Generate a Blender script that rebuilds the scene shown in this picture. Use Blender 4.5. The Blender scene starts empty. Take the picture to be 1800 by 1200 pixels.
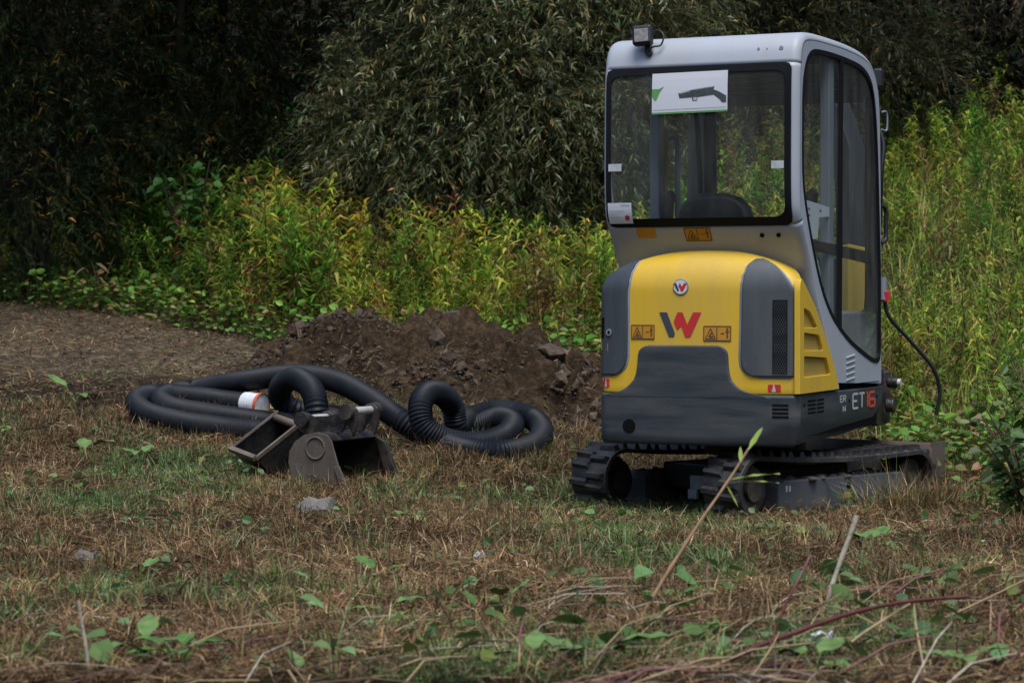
import bpy, bmesh, math, random
import numpy as np
from mathutils import Vector, Matrix, Quaternion

# ------------------------------------------------------------------ camera, sky, sun, exposure
SC = bpy.context.scene
COL = SC.collection
FPX, HOR, CAMZ = 4200.0, 540.0, 1.0          # focal length in photo pixels, horizon row, eye height
cd = bpy.data.cameras.new("camera"); cam = bpy.data.objects.new("camera", cd); COL.objects.link(cam)
cam.location = (0, 0, CAMZ); cam.rotation_euler = (math.radians(90), 0, 0)
cd.sensor_width = 36; cd.lens = 36 * FPX / 1800; cd.shift_y = -60 / 1800
cd.clip_start = 0.05; cd.clip_end = 1000
cd.dof.use_dof = True; cd.dof.focus_distance = 11.4; cd.dof.aperture_fstop = 6.0
SC.camera = cam
SUN_EL, SUN_AZ = math.radians(66), math.radians(170)   # azimuth clockwise from +Y: behind the camera, a little left
W = bpy.data.worlds.new("World"); SC.world = W; W.use_nodes = True
wn = W.node_tree.nodes; wn.clear()
wo = wn.new("ShaderNodeOutputWorld"); wb = wn.new("ShaderNodeBackground"); ws = wn.new("ShaderNodeTexSky")
ws.sky_type = 'NISHITA'; ws.sun_disc = False; ws.sun_elevation = SUN_EL; ws.sun_rotation = SUN_AZ
ws.air_density = 1.0; ws.dust_density = 1.6; ws.ozone_density = 0.8
wb.inputs["Strength"].default_value = 0.10
W.node_tree.links.new(ws.outputs[0], wb.inputs["Color"]); W.node_tree.links.new(wb.outputs[0], wo.inputs["Surface"])
sl = bpy.data.lights.new("sun", 'SUN'); so = bpy.data.objects.new("sun", sl); COL.objects.link(so)
sl.energy = 1.5; sl.angle = math.radians(34); sl.color = (1.0, 0.985, 0.96)
sd = Vector((math.sin(SUN_AZ) * math.cos(SUN_EL), math.cos(SUN_AZ) * math.cos(SUN_EL), math.sin(SUN_EL)))
so.rotation_euler = sd.to_track_quat('Z', 'Y').to_euler(); so.location = (0, 0, 30)
SC.view_settings.view_transform = 'Standard'; SC.view_settings.look = 'None'
SC.view_settings.exposure = 1.0; SC.view_settings.gamma = 1.0
SC.render.engine = 'CYCLES'
SC.cycles.max_bounces = 6; SC.cycles.diffuse_bounces = 2; SC.cycles.glossy_bounces = 3
SC.cycles.transmission_bounces = 4; SC.cycles.transparent_max_bounces = 16
SC.cycles.use_denoising = True

RNG = np.random.default_rng(7)
random.seed(7)
PI = math.pi

# ------------------------------------------------------------------ helpers
def tag(o, label=None, cat=None, group=None, kind=None):
    if label: o["label"] = label
    if cat: o["category"] = cat
    if group: o["group"] = group
    if kind: o["kind"] = kind
    return o

def empty(name, loc=(0, 0, 0), rz=0):
    o = bpy.data.objects.new(name, None); COL.objects.link(o)
    o.location = loc; o.rotation_euler = (0, 0, rz); o.empty_display_size = 0.1
    return o

class MB:
    def __init__(s): s.v = []; s.f = []; s.m = []
    def poly(s, pts, mi=0):
        n = len(s.v); s.v += [tuple(p) for p in pts]; s.f.append(tuple(range(n, n + len(pts)))); s.m.append(mi); return s
    def raw(s, vs, fs, mi=0):
        n = len(s.v); s.v += [tuple(p) for p in vs]
        for f in fs: s.f.append(tuple(i + n for i in f)); s.m.append(mi)
        return s
    def box(s, c, d, M=None, mi=0):
        c = Vector(c); pts = []
        for x in (-.5, .5):
            for y in (-.5, .5):
                for z in (-.5, .5):
                    p = Vector((x * d[0], y * d[1], z * d[2]))
                    if M is not None: p = M @ p
                    pts.append(c + p)
        return s.raw(pts, [(0, 1, 3, 2), (4, 6, 7, 5), (0, 4, 5, 1), (2, 3, 7, 6), (0, 2, 6, 4), (1, 5, 7, 3)], mi)
    def prism(s, pts, d, mi=0):
        """closed polygon of 3-D points, extruded by vector d"""
        a = [Vector(p) for p in pts]; d = Vector(d); n = len(a)
        vs = a + [p + d for p in a]
        fs = [tuple(range(n))[::-1], tuple(range(n, 2 * n))] + [(i, (i + 1) % n, n + (i + 1) % n, n + i) for i in range(n)]
        return s.raw(vs, fs, mi)
    def tube(s, pts, r, n=10, closed=False, cap=True, mi=0):
        P = [Vector(p) for p in pts]; k = len(P)
        R = r if hasattr(r, '__len__') else [r] * k
        t0 = (P[1] - P[0]).normalized(); u = t0.orthogonal().normalized(); rings = []; tp = t0
        for i in range(k):
            if closed: t = (P[(i + 1) % k] - P[i - 1]).normalized()
            else: t = (P[min(i + 1, k - 1)] - P[max(i - 1, 0)]).normalized()
            q = tp.rotation_difference(t); u = q @ u; u = (u - t * u.dot(t)).normalized(); tp = t
            w = t.cross(u)
            rings.append([P[i] + (u * math.cos(2 * PI * j / n) + w * math.sin(2 * PI * j / n)) * R[i] for j in range(n)])
        vs = [p for g in rings for p in g]; fs = []
        for i in range(k if closed else k - 1):
            a = i * n; b = ((i + 1) % k) * n
            for j in range(n): fs.append((a + j, a + (j + 1) % n, b + (j + 1) % n, b + j))
        if cap and not closed: fs += [tuple(range(n))[::-1], tuple(range((k - 1) * n, k * n))]
        return s.raw(vs, fs, mi)
    def cyl(s, a, b, r, n=16, mi=0): return s.tube([a, b], r, n, mi=mi)
    def build(s, name, mats, parent=None, smooth=None, bevel=0, seg=2, loc=None, rz=None):
        me = bpy.data.meshes.new(name); me.from_pydata([tuple(p) for p in s.v], [], s.f)
        for m in (mats if isinstance(mats, (list, tuple)) else [mats]): me.materials.append(m)
        if any(s.m): me.polygons.foreach_set("material_index", s.m)
        bm = bmesh.new(); bm.from_mesh(me); bmesh.ops.recalc_face_normals(bm, faces=bm.faces); bm.to_mesh(me); bm.free()
        o = bpy.data.objects.new(name, me); COL.objects.link(o)
        if parent is not None: o.parent = parent
        if loc is not None: o.location = loc
        if rz is not None: o.rotation_euler.z = rz
        if bevel:
            b = o.modifiers.new("bevel", 'BEVEL'); b.width = bevel; b.segments = seg; b.limit_method = 'ANGLE'; b.angle_limit = math.radians(35); b.harden_normals = True
        if smooth is not None or bevel:
            me.polygons.foreach_set("use_smooth", [True] * len(me.polygons))
            try: me.set_sharp_from_angle(angle=math.radians(smooth if smooth else 40))
            except Exception: pass
        return o

def np_mesh(name, V, F, mat, cols=None, parent=None, smooth=False):
    """V (n,3); F (m,k) all faces with k corners; cols (n,3)"""
    V = np.ascontiguousarray(V, np.float32); F = np.ascontiguousarray(F, np.int32)
    me = bpy.data.meshes.new(name); m, k = F.shape
    me.vertices.add(len(V)); me.vertices.foreach_set("co", V.ravel())
    me.loops.add(m * k); me.loops.foreach_set("vertex_index", F.ravel())
    me.polygons.add(m); me.polygons.foreach_set("loop_start", np.arange(0, m * k, k, dtype=np.int32))
    me.polygons.foreach_set("loop_total", np.full(m, k, np.int32))
    if smooth: me.polygons.foreach_set("use_smooth", np.ones(m, bool))
    if cols is not None:
        ca = me.color_attributes.new("Col", 'FLOAT_COLOR', 'POINT')
        c4 = np.ones((len(V), 4), np.float32); c4[:, :3] = cols; ca.data.foreach_set("color", c4.ravel())
    me.update(calc_edges=True); me.materials.append(mat)
    o = bpy.data.objects.new(name, me); COL.objects.link(o)
    if parent is not None: o.parent = parent
    return o

_lat = np.random.default_rng(3).random((256, 256))
def vnoise(x, y, scale, seed=0):
    x = np.asarray(x, float) / scale + seed * 17.31; y = np.asarray(y, float) / scale + seed * 9.77
    xi = np.floor(x).astype(int); yi = np.floor(y).astype(int); fx = x - xi; fy = y - yi
    fx = fx * fx * (3 - 2 * fx); fy = fy * fy * (3 - 2 * fy)
    a = _lat[xi % 256, yi % 256]; b = _lat[(xi + 1) % 256, yi % 256]; c = _lat[xi % 256, (yi + 1) % 256]; d = _lat[(xi + 1) % 256, (yi + 1) % 256]
    return (a * (1 - fx) + b * fx) * (1 - fy) + (c * (1 - fx) + d * fx) * fy
def fbm(x, y, scale, seed=0, o=3):
    t = 0; a = .5; s = 0
    for i in range(o): t = t + a * vnoise(x, y, scale / 2 ** i, seed + i); s += a; a *= .5
    return t / s
def sstep(a, b, x):
    t = np.clip((np.asarray(x, float) - a) / (b - a), 0, 1); return t * t * (3 - 2 * t)
def sp(u, a): return .5 * (u + np.sqrt(u * u + a * a))

def gbase(x, y):
    x = np.asarray(x, float); y = np.asarray(y, float)
    wl = 1 - sstep(-.3, 1.1, x - .10 * np.clip(y - 13, 0, 20))
    yy = np.minimum(y, 60.)
    return wl * .11 * sp(yy - 12.4, .5) + (1 - wl) * .27 * sp(yy - 14.8, .8) + .55 * sp(yy - 25, 1.0) + .7 * sp(np.minimum(-y, 26.) - 7, 1.5) + .45 * sp(np.minimum(np.abs(x), 24.) - 9, 1.0)  # unseen banks behind the camera and at the sides added to block low sky
def gh(x, y):
    x = np.asarray(x, float); y = np.asarray(y, float)
    near = np.clip(1 - np.abs(y - 14) / 20, 0, 1)
    mq = np.exp(-(((x - 1.25) / 1.55) ** 2 + ((y - 11.6) / 1.35) ** 2) ** 2)
    return gbase(x, y) - .075 * mq + near * (.10 * (fbm(x, y, 1.6, 1) - .5) * (1 - .9 * mq) + .085 * (fbm(x, y, .26, 5) - .5) * (1 - .65 * mq))

def at(px, py, d): return Vector(((px - 900) / FPX * d, d, CAMZ + (HOR - py) / FPX * d))
def atg(px, py, h=0.0):
    """the spot of the ground (raised by h) in the direction of a photo pixel"""
    d = np.arange(5.5, 34, .02); x = (px - 900) / FPX * d; z = CAMZ + (HOR - py) / FPX * d
    hit = np.nonzero(z <= gbase(x, d) + h)[0]
    dd = d[hit[0]] if len(hit) else 22.0
    return Vector(((px - 900) / FPX * dd, dd, CAMZ + (HOR - py) / FPX * dd))
def gz(x, y): return float(gh(x, y))

def smooth_path(pts, step=.02, closed=False):
    P = np.array([tuple(p) for p in pts], float)
    n = len(P); out = []
    rng_ = range(n if closed else n - 1)
    for i in rng_:
        if closed: p0, p1, p2, p3 = P[i - 1], P[i], P[(i + 1) % n], P[(i + 2) % n]
        else: p0, p1, p2, p3 = P[max(i - 1, 0)], P[i], P[i + 1], P[min(i + 2, n - 1)]
        for t in np.linspace(0, 1, 64, endpoint=False):
            out.append(.5 * ((2 * p1) + (-p0 + p2) * t + (2 * p0 - 5 * p1 + 4 * p2 - p3) * t * t + (-p0 + 3 * p1 - 3 * p2 + p3) * t ** 3))
    out.append(P[0] if closed else P[-1]); out = np.array(out)
    L = np.r_[0, np.cumsum(np.linalg.norm(np.diff(out, axis=0), axis=1))]
    k = max(2, int(L[-1] / step)); q = np.linspace(0, L[-1], k + 1)
    R = np.stack([np.interp(q, L, out[:, j]) for j in range(P.shape[1])], 1)
    return R[:-1] if closed else R

# ------------------------------------------------------------------ materials
def newmat(name):
    m = bpy.data.materials.new(name); m.use_nodes = True; nt = m.node_tree
    return m, nt, nt.nodes["Principled BSDF"], nt.nodes["Material Output"]
def rgba(c): return (c[0], c[1], c[2], 1)
def paint(name, col, rough=.5, metal=0., var=.12, scale=6., dirt=None, dirt_amt=.3, dirt_scale=3., bump=0., bscale=200., spec=.5, streak=False):
    m, nt, b, out = newmat(name); N = nt.nodes; L = nt.links
    tc = N.new("ShaderNodeTexCoord"); mp = N.new("ShaderNodeMapping"); L.new(tc.outputs["Object"], mp.inputs[0])
    if streak: mp.inputs["Scale"].default_value = (.3, .3, 2.2) if streak == 'h' else (1, 1, .12)
    no = N.new("ShaderNodeTexNoise"); no.inputs["Scale"].default_value = scale; no.inputs["Detail"].default_value = 6; L.new(mp.outputs[0], no.inputs["Vector"])
    r = N.new("ShaderNodeValToRGB"); r.color_ramp.elements[0].position = .3; r.color_ramp.elements[1].position = .7
    r.color_ramp.elements[0].color = rgba([c * (1 - var) for c in col]); r.color_ramp.elements[1].color = rgba([min(1, c * (1 + var)) for c in col])
    L.new(no.outputs[0], r.inputs[0]); last = r.outputs[0]
    if dirt:
        n2 = N.new("ShaderNodeTexNoise"); n2.inputs["Scale"].default_value = dirt_scale; n2.inputs["Detail"].default_value = 8; n2.inputs["Roughness"].default_value = .7
        L.new(mp.outputs[0], n2.inputs["Vector"])
        r2 = N.new("ShaderNodeValToRGB"); r2.color_ramp.elements[0].position = .40; r2.color_ramp.elements[1].position = .72
        r2.color_ramp.elements[0].color = (0, 0, 0, 1); r2.color_ramp.elements[1].color = (dirt_amt,) * 3 + (1,)
        L.new(n2.outputs[0], r2.inputs[0])
        mx = N.new("ShaderNodeMixRGB"); L.new(r2.outputs[0], mx.inputs[0]); L.new(last, mx.inputs[1]); mx.inputs[2].default_value = rgba(dirt); last = mx.outputs[0]
        n4 = N.new("ShaderNodeTexNoise"); n4.inputs["Scale"].default_value = 55; n4.inputs["Detail"].default_value = 5; n4.inputs["Roughness"].default_value = .75; L.new(tc.outputs["Object"], n4.inputs["Vector"])
        r4 = N.new("ShaderNodeValToRGB"); r4.color_ramp.elements[0].position = .60; r4.color_ramp.elements[1].position = .70; r4.color_ramp.elements[0].color = (0, 0, 0, 1); r4.color_ramp.elements[1].color = (.45, .45, .45, 1); L.new(n4.outputs[0], r4.inputs[0])
        m5 = N.new("ShaderNodeMixRGB"); L.new(r4.outputs[0], m5.inputs[0]); L.new(last, m5.inputs[1]); m5.inputs[2].default_value = rgba(dirt); last = m5.outputs[0]
        mr = N.new("ShaderNodeMath"); mr.operation = 'MULTIPLY_ADD'; L.new(r2.outputs[0], mr.inputs[0]); mr.inputs[1].default_value = .5; mr.inputs[2].default_value = rough; mr.use_clamp = True
        L.new(mr.outputs[0], b.inputs["Roughness"])
    else: b.inputs["Roughness"].default_value = rough
    L.new(last, b.inputs["Base Color"]); b.inputs["Metallic"].default_value = metal; b.inputs["Specular IOR Level"].default_value = spec
    if bump:
        n3 = N.new("ShaderNodeTexNoise"); n3.inputs["Scale"].default_value = bscale; n3.inputs["Detail"].default_value = 4; L.new(tc.outputs["Object"], n3.inputs["Vector"])
        bp = N.new("ShaderNodeBump"); bp.inputs["Strength"].default_value = bump; bp.inputs["Distance"].default_value = .01
        L.new(n3.outputs[0], bp.inputs["Height"]); L.new(bp.outputs[0], b.inputs["Normal"])
    return m
def leafmat(name, trans=.25, rough=.55, spec=.3):
    m, nt, b, out = newmat(name); N = nt.nodes; L = nt.links
    a = N.new("ShaderNodeAttribute"); a.attribute_name = "Col"
    oi = N.new("ShaderNodeTexCoord"); no = N.new("ShaderNodeTexNoise"); no.inputs["Scale"].default_value = 14; L.new(oi.outputs["Object"], no.inputs["Vector"])
    hs = N.new("ShaderNodeHueSaturation"); mrn = N.new("ShaderNodeMapRange"); mrn.inputs[1].default_value = .3; mrn.inputs[2].default_value = .7; mrn.inputs[3].default_value = .82; mrn.inputs[4].default_value = 1.18
    L.new(no.outputs[0], mrn.inputs[0]); L.new(mrn.outputs[0], hs.inputs["Value"]); L.new(a.outputs["Color"], hs.inputs["Color"])
    L.new(hs.outputs[0], b.inputs["Base Color"]); b.inputs["Roughness"].default_value = rough; b.inputs["Specular IOR Level"].default_value = spec
    if trans:
        t = N.new("ShaderNodeBsdfTranslucent"); L.new(hs.outputs[0], t.inputs["Color"]); mx = N.new("ShaderNodeMixShader"); mx.inputs[0].default_value = trans
        L.new(b.outputs[0], mx.inputs[1]); L.new(t.outputs[0], mx.inputs[2]); L.new(mx.outputs[0], out.inputs["Surface"])
    return m
def glassmat(name, tint, dust_haze):
    m, nt, b, out = newmat(name); N = nt.nodes; L = nt.links; N.remove(b)
    tr = N.new("ShaderNodeBsdfTransparent"); tr.inputs[0].default_value = rgba(tint)
    gl = N.new("ShaderNodeBsdfGlossy"); gl.inputs["Roughness"].default_value = .03
    fr = N.new("ShaderNodeFresnel")
    ge = N.new("ShaderNodeNewGeometry"); io_ = N.new("ShaderNodeMapRange"); io_.inputs[3].default_value = 1.5; io_.inputs[4].default_value = 1 / 1.5   # a thin pane reflects alike from both faces
    L.new(ge.outputs["Backfacing"], io_.inputs[0]); L.new(io_.outputs[0], fr.inputs["IOR"])
    m1 = N.new("ShaderNodeMixShader"); L.new(fr.outputs[0], m1.inputs[0]); L.new(tr.outputs[0], m1.inputs[1]); L.new(gl.outputs[0], m1.inputs[2])
    df = N.new("ShaderNodeBsdfDiffuse"); df.inputs[0].default_value = (.42, .44, .40, 1)  # pale veil: dust, strengthened to stand in for reflected haze
    tc = N.new("ShaderNodeTexCoord"); mp = N.new("ShaderNodeMapping"); mp.inputs["Scale"].default_value = (3, 3, .7); L.new(tc.outputs["Object"], mp.inputs[0])
    no = N.new("ShaderNodeTexNoise"); no.inputs["Scale"].default_value = 4; no.inputs["Detail"].default_value = 8; L.new(mp.outputs[0], no.inputs["Vector"])
    mr = N.new("ShaderNodeMapRange"); mr.inputs[1].default_value = .35; mr.inputs[2].default_value = .75; mr.inputs[3].default_value = dust_haze * .45; mr.inputs[4].default_value = dust_haze * 1.7; L.new(no.outputs[0], mr.inputs[0])
    m2 = N.new("ShaderNodeMixShader"); L.new(mr.outputs[0], m2.inputs[0]); L.new(m1.outputs[0], m2.inputs[1]); L.new(df.outputs[0], m2.inputs[2]); L.new(m2.outputs[0], out.inputs["Surface"])
    return m

DUST = (.20, .17, .13)
M = {}
M['yellow'] = paint('yellow_paint', (.71, .45, .030), .40, var=.05, scale=3, dirt=(.42, .30, .10), dirt_amt=.45, dirt_scale=4, streak=True)
M['yellow_dull'] = paint('dull_yellow_plastic', (.40, .265, .03), .6, var=.1, scale=9, dirt=(.3, .21, .08), dirt_amt=.5)
M['silver'] = paint('silver_paint', (.375, .41, .455), .38, var=.04, scale=3, dirt=(.36, .34, .31), dirt_amt=.5, dirt_scale=5, streak=True)
M['charcoal'] = paint('charcoal_plastic', (.027, .039, .047), .48, var=.2, scale=5, dirt=(.10, .097, .09), dirt_amt=.7, dirt_scale=5, bump=.05, bscale=300, streak='h')
M['panel'] = paint('grey_panel_plastic', (.038, .052, .063), .38, var=.12, scale=4, dirt=(.15, .15, .145), dirt_amt=.45, streak=True)
M['black'] = paint('black_rubber_seal', (.005, .006, .008), .55, var=.2, scale=8, spec=.2)
M['blackpl'] = paint('black_plastic', (.016, .017, .019), .5, var=.2, scale=8)
M['void'] = paint('dark_interior', (.006, .006, .007), .9, var=.1, spec=.1)
M['rubber'] = paint('track_rubber', (.012, .013, .016), .5, var=.3, scale=14, dirt=(.12, .105, .088), dirt_amt=.55, dirt_scale=6, bump=.25, bscale=60)
M['frame'] = paint('grey_frame_paint', (.080, .090, .100), .6, var=.15, scale=7, dirt=(.12, .10, .08), dirt_amt=.6, dirt_scale=5, bump=.08, bscale=60)
M['steel_dirty'] = paint('muddy_steel', (.016, .016, .018), .33, var=.35, scale=10, dirt=(.12, .095, .068), dirt_amt=.75, dirt_scale=5, bump=.3, bscale=70)
M['mud'] = paint('dried_mud_plate', (.115, .094, .075), .8, var=.25, scale=9, dirt=(.05, .04, .035), dirt_amt=.7, dirt_scale=4, bump=.2, bscale=70)
M['dark_steel'] = paint('dark_bucket_steel', (.008, .009, .012), .32, var=.3, scale=10, dirt=(.10, .08, .06), dirt_amt=.45, dirt_scale=6, bump=.2, bscale=50)  # near-black steel of the smaller bucket
M['chrome'] = paint('worn_chrome_pin', (.66, .65, .63), .3, metal=.35, var=.15, dirt=(.25, .2, .15), dirt_amt=.5, dirt_scale=8)  # pale grey base stands in for the shine of chrome
M['rustpin'] = paint('rusty_pin', (.12, .088, .068), .55, metal=.3, var=.3, scale=20, dirt=(.3, .25, .2), dirt_amt=.5)
M['blade'] = paint('worn_blade_steel', (.10, .085, .072), .6, var=.25, dirt=(.10, .058, .034), dirt_amt=.9, dirt_scale=4, bump=.1, bscale=60)
M['red'] = paint('red_print', (.55, .03, .03), .5, var=.1)
M['redorange'] = paint('red_number_print', (.62, .075, .045), .5, var=.08)
M['white'] = paint('white_print', (.72, .72, .72), .5, var=.06)
M['lgrey'] = paint('pale_print', (.48, .50, .52), .5, var=.15, scale=40)
M['logo_dark'] = paint('logo_dark_print', (.045, .055, .075), .5, var=.05)
M['orange'] = paint('orange_sticker', (.52, .23, .010), .5, var=.08, scale=20, dirt=(.45, .26, .06), dirt_amt=.4)
M['brown_ink'] = paint('sticker_ink', (.10, .055, .015), .6, var=.1)
M['paper'] = paint('paper', (.62, .64, .68), .6, var=.03, scale=4)
M['green_print'] = paint('green_print', (.10, .30, .08), .6, var=.1)
M['gun'] = paint('dark_print', (.05, .06, .06), .6, var=.4, scale=60)
M['badge'] = paint('badge_silver', (.62, .66, .70), .3, var=.03)
M['ringgrey'] = paint('badge_ring', (.22, .24, .26), .35, var=.05)
M['glass'] = glassmat('cab_glass', (.90, .94, .91), .075)
M['lens'] = paint('lamp_lens', (.25, .23, .22), .2, var=.4, scale=60)
M['hose'] = paint('corrugated_hose_plastic', (.006, .0095, .0150), .48, var=.2, scale=3, dirt=(.055, .05, .045), dirt_amt=.3, dirt_scale=3, spec=.2)
M['tape'] = paint('white_tape_cap', (.62, .64, .66), .55, var=.12, scale=25, bump=.3, bscale=40)
M['redring'] = paint('red_cap_rim', (.60, .10, .05), .5, var=.1)
M['seat'] = paint('seat_vinyl', (.014, .015, .017), .45, var=.15)
M['leaf'] = leafmat('willow_leaf', .22, .6, .12)
M['weed'] = leafmat('weed_leaf', .42, .7, .06)
M['grass'] = leafmat('grass_blade', .18, .8, .05)
M['broad'] = leafmat('broad_leaf', .22, .5, .35)
M['bark'] = paint('bark', (.04, .032, .025), .85, var=.35, scale=12, bump=.6, bscale=30)
M['stemg'] = paint('tan_stem', (.36, .22, .12), .6, var=.2, scale=20)
M['stick'] = paint('weathered_stick', (.38, .33, .25), .75, var=.3, scale=25, bump=.4, bscale=50)
M['bramble'] = paint('red_bramble_cane', (.085, .012, .010), .5, var=.35, scale=20)
M['pinkstem'] = paint('pink_stem', (.17, .055, .055), .55, var=.3, scale=20)
M['twig'] = paint('brown_twig', (.10, .065, .04), .8, var=.4, scale=25)
M['straw'] = paint('dry_stalk', (.32, .23, .12), .7, var=.25, scale=20)
M['stone'] = paint('pale_stone', (.14, .135, .12), .8, var=.3, scale=12, dirt=(.12, .09, .06), dirt_amt=.5, bump=.4, bscale=30)
M['litter'] = paint('white_litter', (.62, .64, .66), .5, var=.08, scale=10, bump=.2, bscale=30)
M['pinklit'] = paint('pink_litter', (.52, .16, .17), .6, var=.25, scale=40)
M['yellowlit'] = paint('yellow_wrapper', (.42, .34, .05), .5, var=.25, scale=20)
M['greenbag'] = paint('green_white_bag', (.22, .42, .28), .5, var=.5, scale=14)
M['bridge'] = paint('grey_tube_paint', (.22, .25, .29), .4, var=.08)

def soilmat(name, k=1.0, tinted=False, warm=(1, 1, 1)):
    m, nt, b, out = newmat(name); N = nt.nodes; L = nt.links
    tc = N.new("ShaderNodeTexCoord")
    def noise(s, d=8, r=.65):
        n = N.new("ShaderNodeTexNoise"); n.inputs["Scale"].default_value = s; n.inputs["Detail"].default_value = d; n.inputs["Roughness"].default_value = r; L.new(tc.outputs["Object"], n.inputs["Vector"]); return n
    n1 = noise(1.2); n2 = noise(18); n3 = noise(70, 4)
    r1 = N.new("ShaderNodeValToRGB"); e = r1.color_ramp.elements
    e[0].position = .3; e[0].color = (.022 * k, .016 * k, .012 * k, 1); e[1].position = .72; e[1].color = (.165 * k, .132 * k, .085 * k, 1)
    x = e.new(.5); x.color = (.062 * k, .047 * k, .030 * k, 1)
    L.new(n2.outputs[0], r1.inputs[0])
    mx = N.new("ShaderNodeMixRGB"); mx.blend_type = 'MULTIPLY'; mx.inputs[0].default_value = .7; L.new(r1.outputs[0], mx.inputs[1])
    r2 = N.new("ShaderNodeValToRGB"); r2.color_ramp.elements[0].position = .3; r2.color_ramp.elements[0].color = (.6, .55, .5, 1); r2.color_ramp.elements[1].position = .7; r2.color_ramp.elements[1].color = (1.3, 1.25, 1.15, 1)
    L.new(n1.outputs[0], r2.inputs[0]); L.new(r2.outputs[0], mx.inputs[2])
    if tinted:
        at_ = N.new("ShaderNodeAttribute"); at_.attribute_name = "Col"; m3 = N.new("ShaderNodeMixRGB"); m3.blend_type = 'MULTIPLY'; m3.inputs[0].default_value = 1; L.new(mx.outputs[0], m3.inputs[1]); L.new(at_.outputs["Color"], m3.inputs[2]); L.new(m3.outputs[0], b.inputs["Base Color"])
    else: L.new(mx.outputs[0], b.inputs["Base Color"])
    for e_ in r1.color_ramp.elements: e_.color = (e_.color[0] * warm[0], e_.color[1] * warm[1], e_.color[2] * warm[2], 1)
    b.inputs["Roughness"].default_value = .9; b.inputs["Specular IOR Level"].default_value = .15
    ad = N.new("ShaderNodeMath"); L.new(n2.outputs[0], ad.inputs[0]); L.new(n3.outputs[0], ad.inputs[1])
    bp = N.new("ShaderNodeBump"); bp.inputs["Strength"].default_value = .9; bp.inputs["Distance"].default_value = .03; L.new(ad.outputs[0], bp.inputs["Height"]); L.new(bp.outputs[0], b.inputs["Normal"])
    return m
M['soil'] = soilmat('soil', 1.15, True); M['heap'] = soilmat('dug_soil', .72, warm=(1.12, .96, .82))

# ------------------------------------------------------------------ ground: one sheet
def axis(lo, hi, fine_lo, fine_hi, step):
    a = [fine_lo]; s = step
    while a[0] > lo: s *= 1.35; a.insert(0, a[0] - s)
    b = list(np.arange(fine_lo + step, fine_hi, step)); s = step
    while b[-1] < hi: s *= 1.35; b.append(b[-1] + s)
    return np.array(a + b)
gx = axis(-200, 200, -5.5, 5.5, .055); gy = axis(-120, 300, 5.0, 24.0, .055)
GX, GY = np.meshgrid(gx, gy); GZ = gh(GX, GY)
PATHM = .42 + .95 * sstep(15.8, 17.2, GY + .8 * (fbm(GX, GY, .8, 13) - .5)) * (1 - sstep(-1.6, -.7, GX)) + .25 * sstep(.62, .72, fbm(GX, GY, .5, 83, 3))
PATHM = np.where(GY > 22, np.minimum(PATHM, .22), PATHM)
nx_, ny_ = len(gx), len(gy); idx = np.arange(nx_ * ny_).reshape(ny_, nx_)
gf = np.stack([idx[:-1, :-1], idx[:-1, 1:], idx[1:, 1:], idx[1:, :-1]], -1).reshape(-1, 4)
tag(np_mesh('ground', np.stack([GX, GY, GZ], -1).reshape(-1, 3), gf, M['soil'], np.repeat(PATHM.reshape(-1, 1), 3, 1), smooth=True), kind='structure')

# ------------------------------------------------------------------ mini excavator
HY = -math.radians(24)                        # heading of the house; the tracks stand 21 degrees further round
root = empty('mini_excavator', (1.25, 12.28, 0.0), HY)
tag(root, 'yellow and silver mini excavator with closed cab, seen from behind', 'excavator')
UY = -math.radians(21); UZ = -.058

# --- undercarriage
def blob(c, r, seed, n=14):
    rr_ = random.Random(seed); vs = []; fs = []
    for i in range(n + 1):
        for j in range(n):
            a, e = 2 * PI * j / n, -PI / 2 + PI * i / n; k = 1 + .16 * math.sin(3 * a + seed + 2 * e) + .10 * rr_.uniform(-1, 1)
            if i in (0, n): k = 1
            vs.append((c[0] + r[0] * k * math.cos(e) * math.cos(a), c[1] + r[1] * k * math.cos(e) * math.sin(a), c[2] + r[2] * math.sin(e) * (1 if k == 1 else .9 + .1 * k)))
    for i in range(n):
        for j in range(n): fs.append((i * n + j, i * n + (j + 1) % n, (i + 1) * n + (j + 1) % n, (i + 1) * n + j))
    return vs, fs
def track_loop():
    pts = []
    R1, R2 = .158, .145; yb, yf = -.64, .66; zb, zf = .035 + R1, .035 + R2
    for y in np.linspace(yf, yb, 12): pts.append((y, .035))
    for a in np.linspace(-90, -270, 14)[1:-1]: pts.append((yb + R1 * math.cos(math.radians(a)), zb + R1 * math.sin(math.radians(a))))
    for i, y in enumerate(np.linspace(yb, yf, 12)):
        t = i / 11; pts.append((y, (zb + R1) * (1 - t) + (zf + R2) * t - .022 * math.sin(PI * t)))
    for a in np.linspace(90, -90, 14)[1:-1]: pts.append((yf + R2 * math.cos(math.radians(a)), zf + R2 * math.sin(math.radians(a))))
    return smooth_path([(0, p[0], p[1]) for p in pts], .03, closed=True)
TL = track_loop(); TN = []
for i in range(len(TL)):
    t = TL[(i + 1) % len(TL)] - TL[i - 1]; t /= np.linalg.norm(t); TN.append(np.array([0, -t[2], t[1]]))
TN = np.array(TN)
cen = TL.mean(0)
if np.mean(np.sum((TL - cen) * TN, 1)) < 0: TN = -TN
BW = .23
lugm = {}
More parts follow.
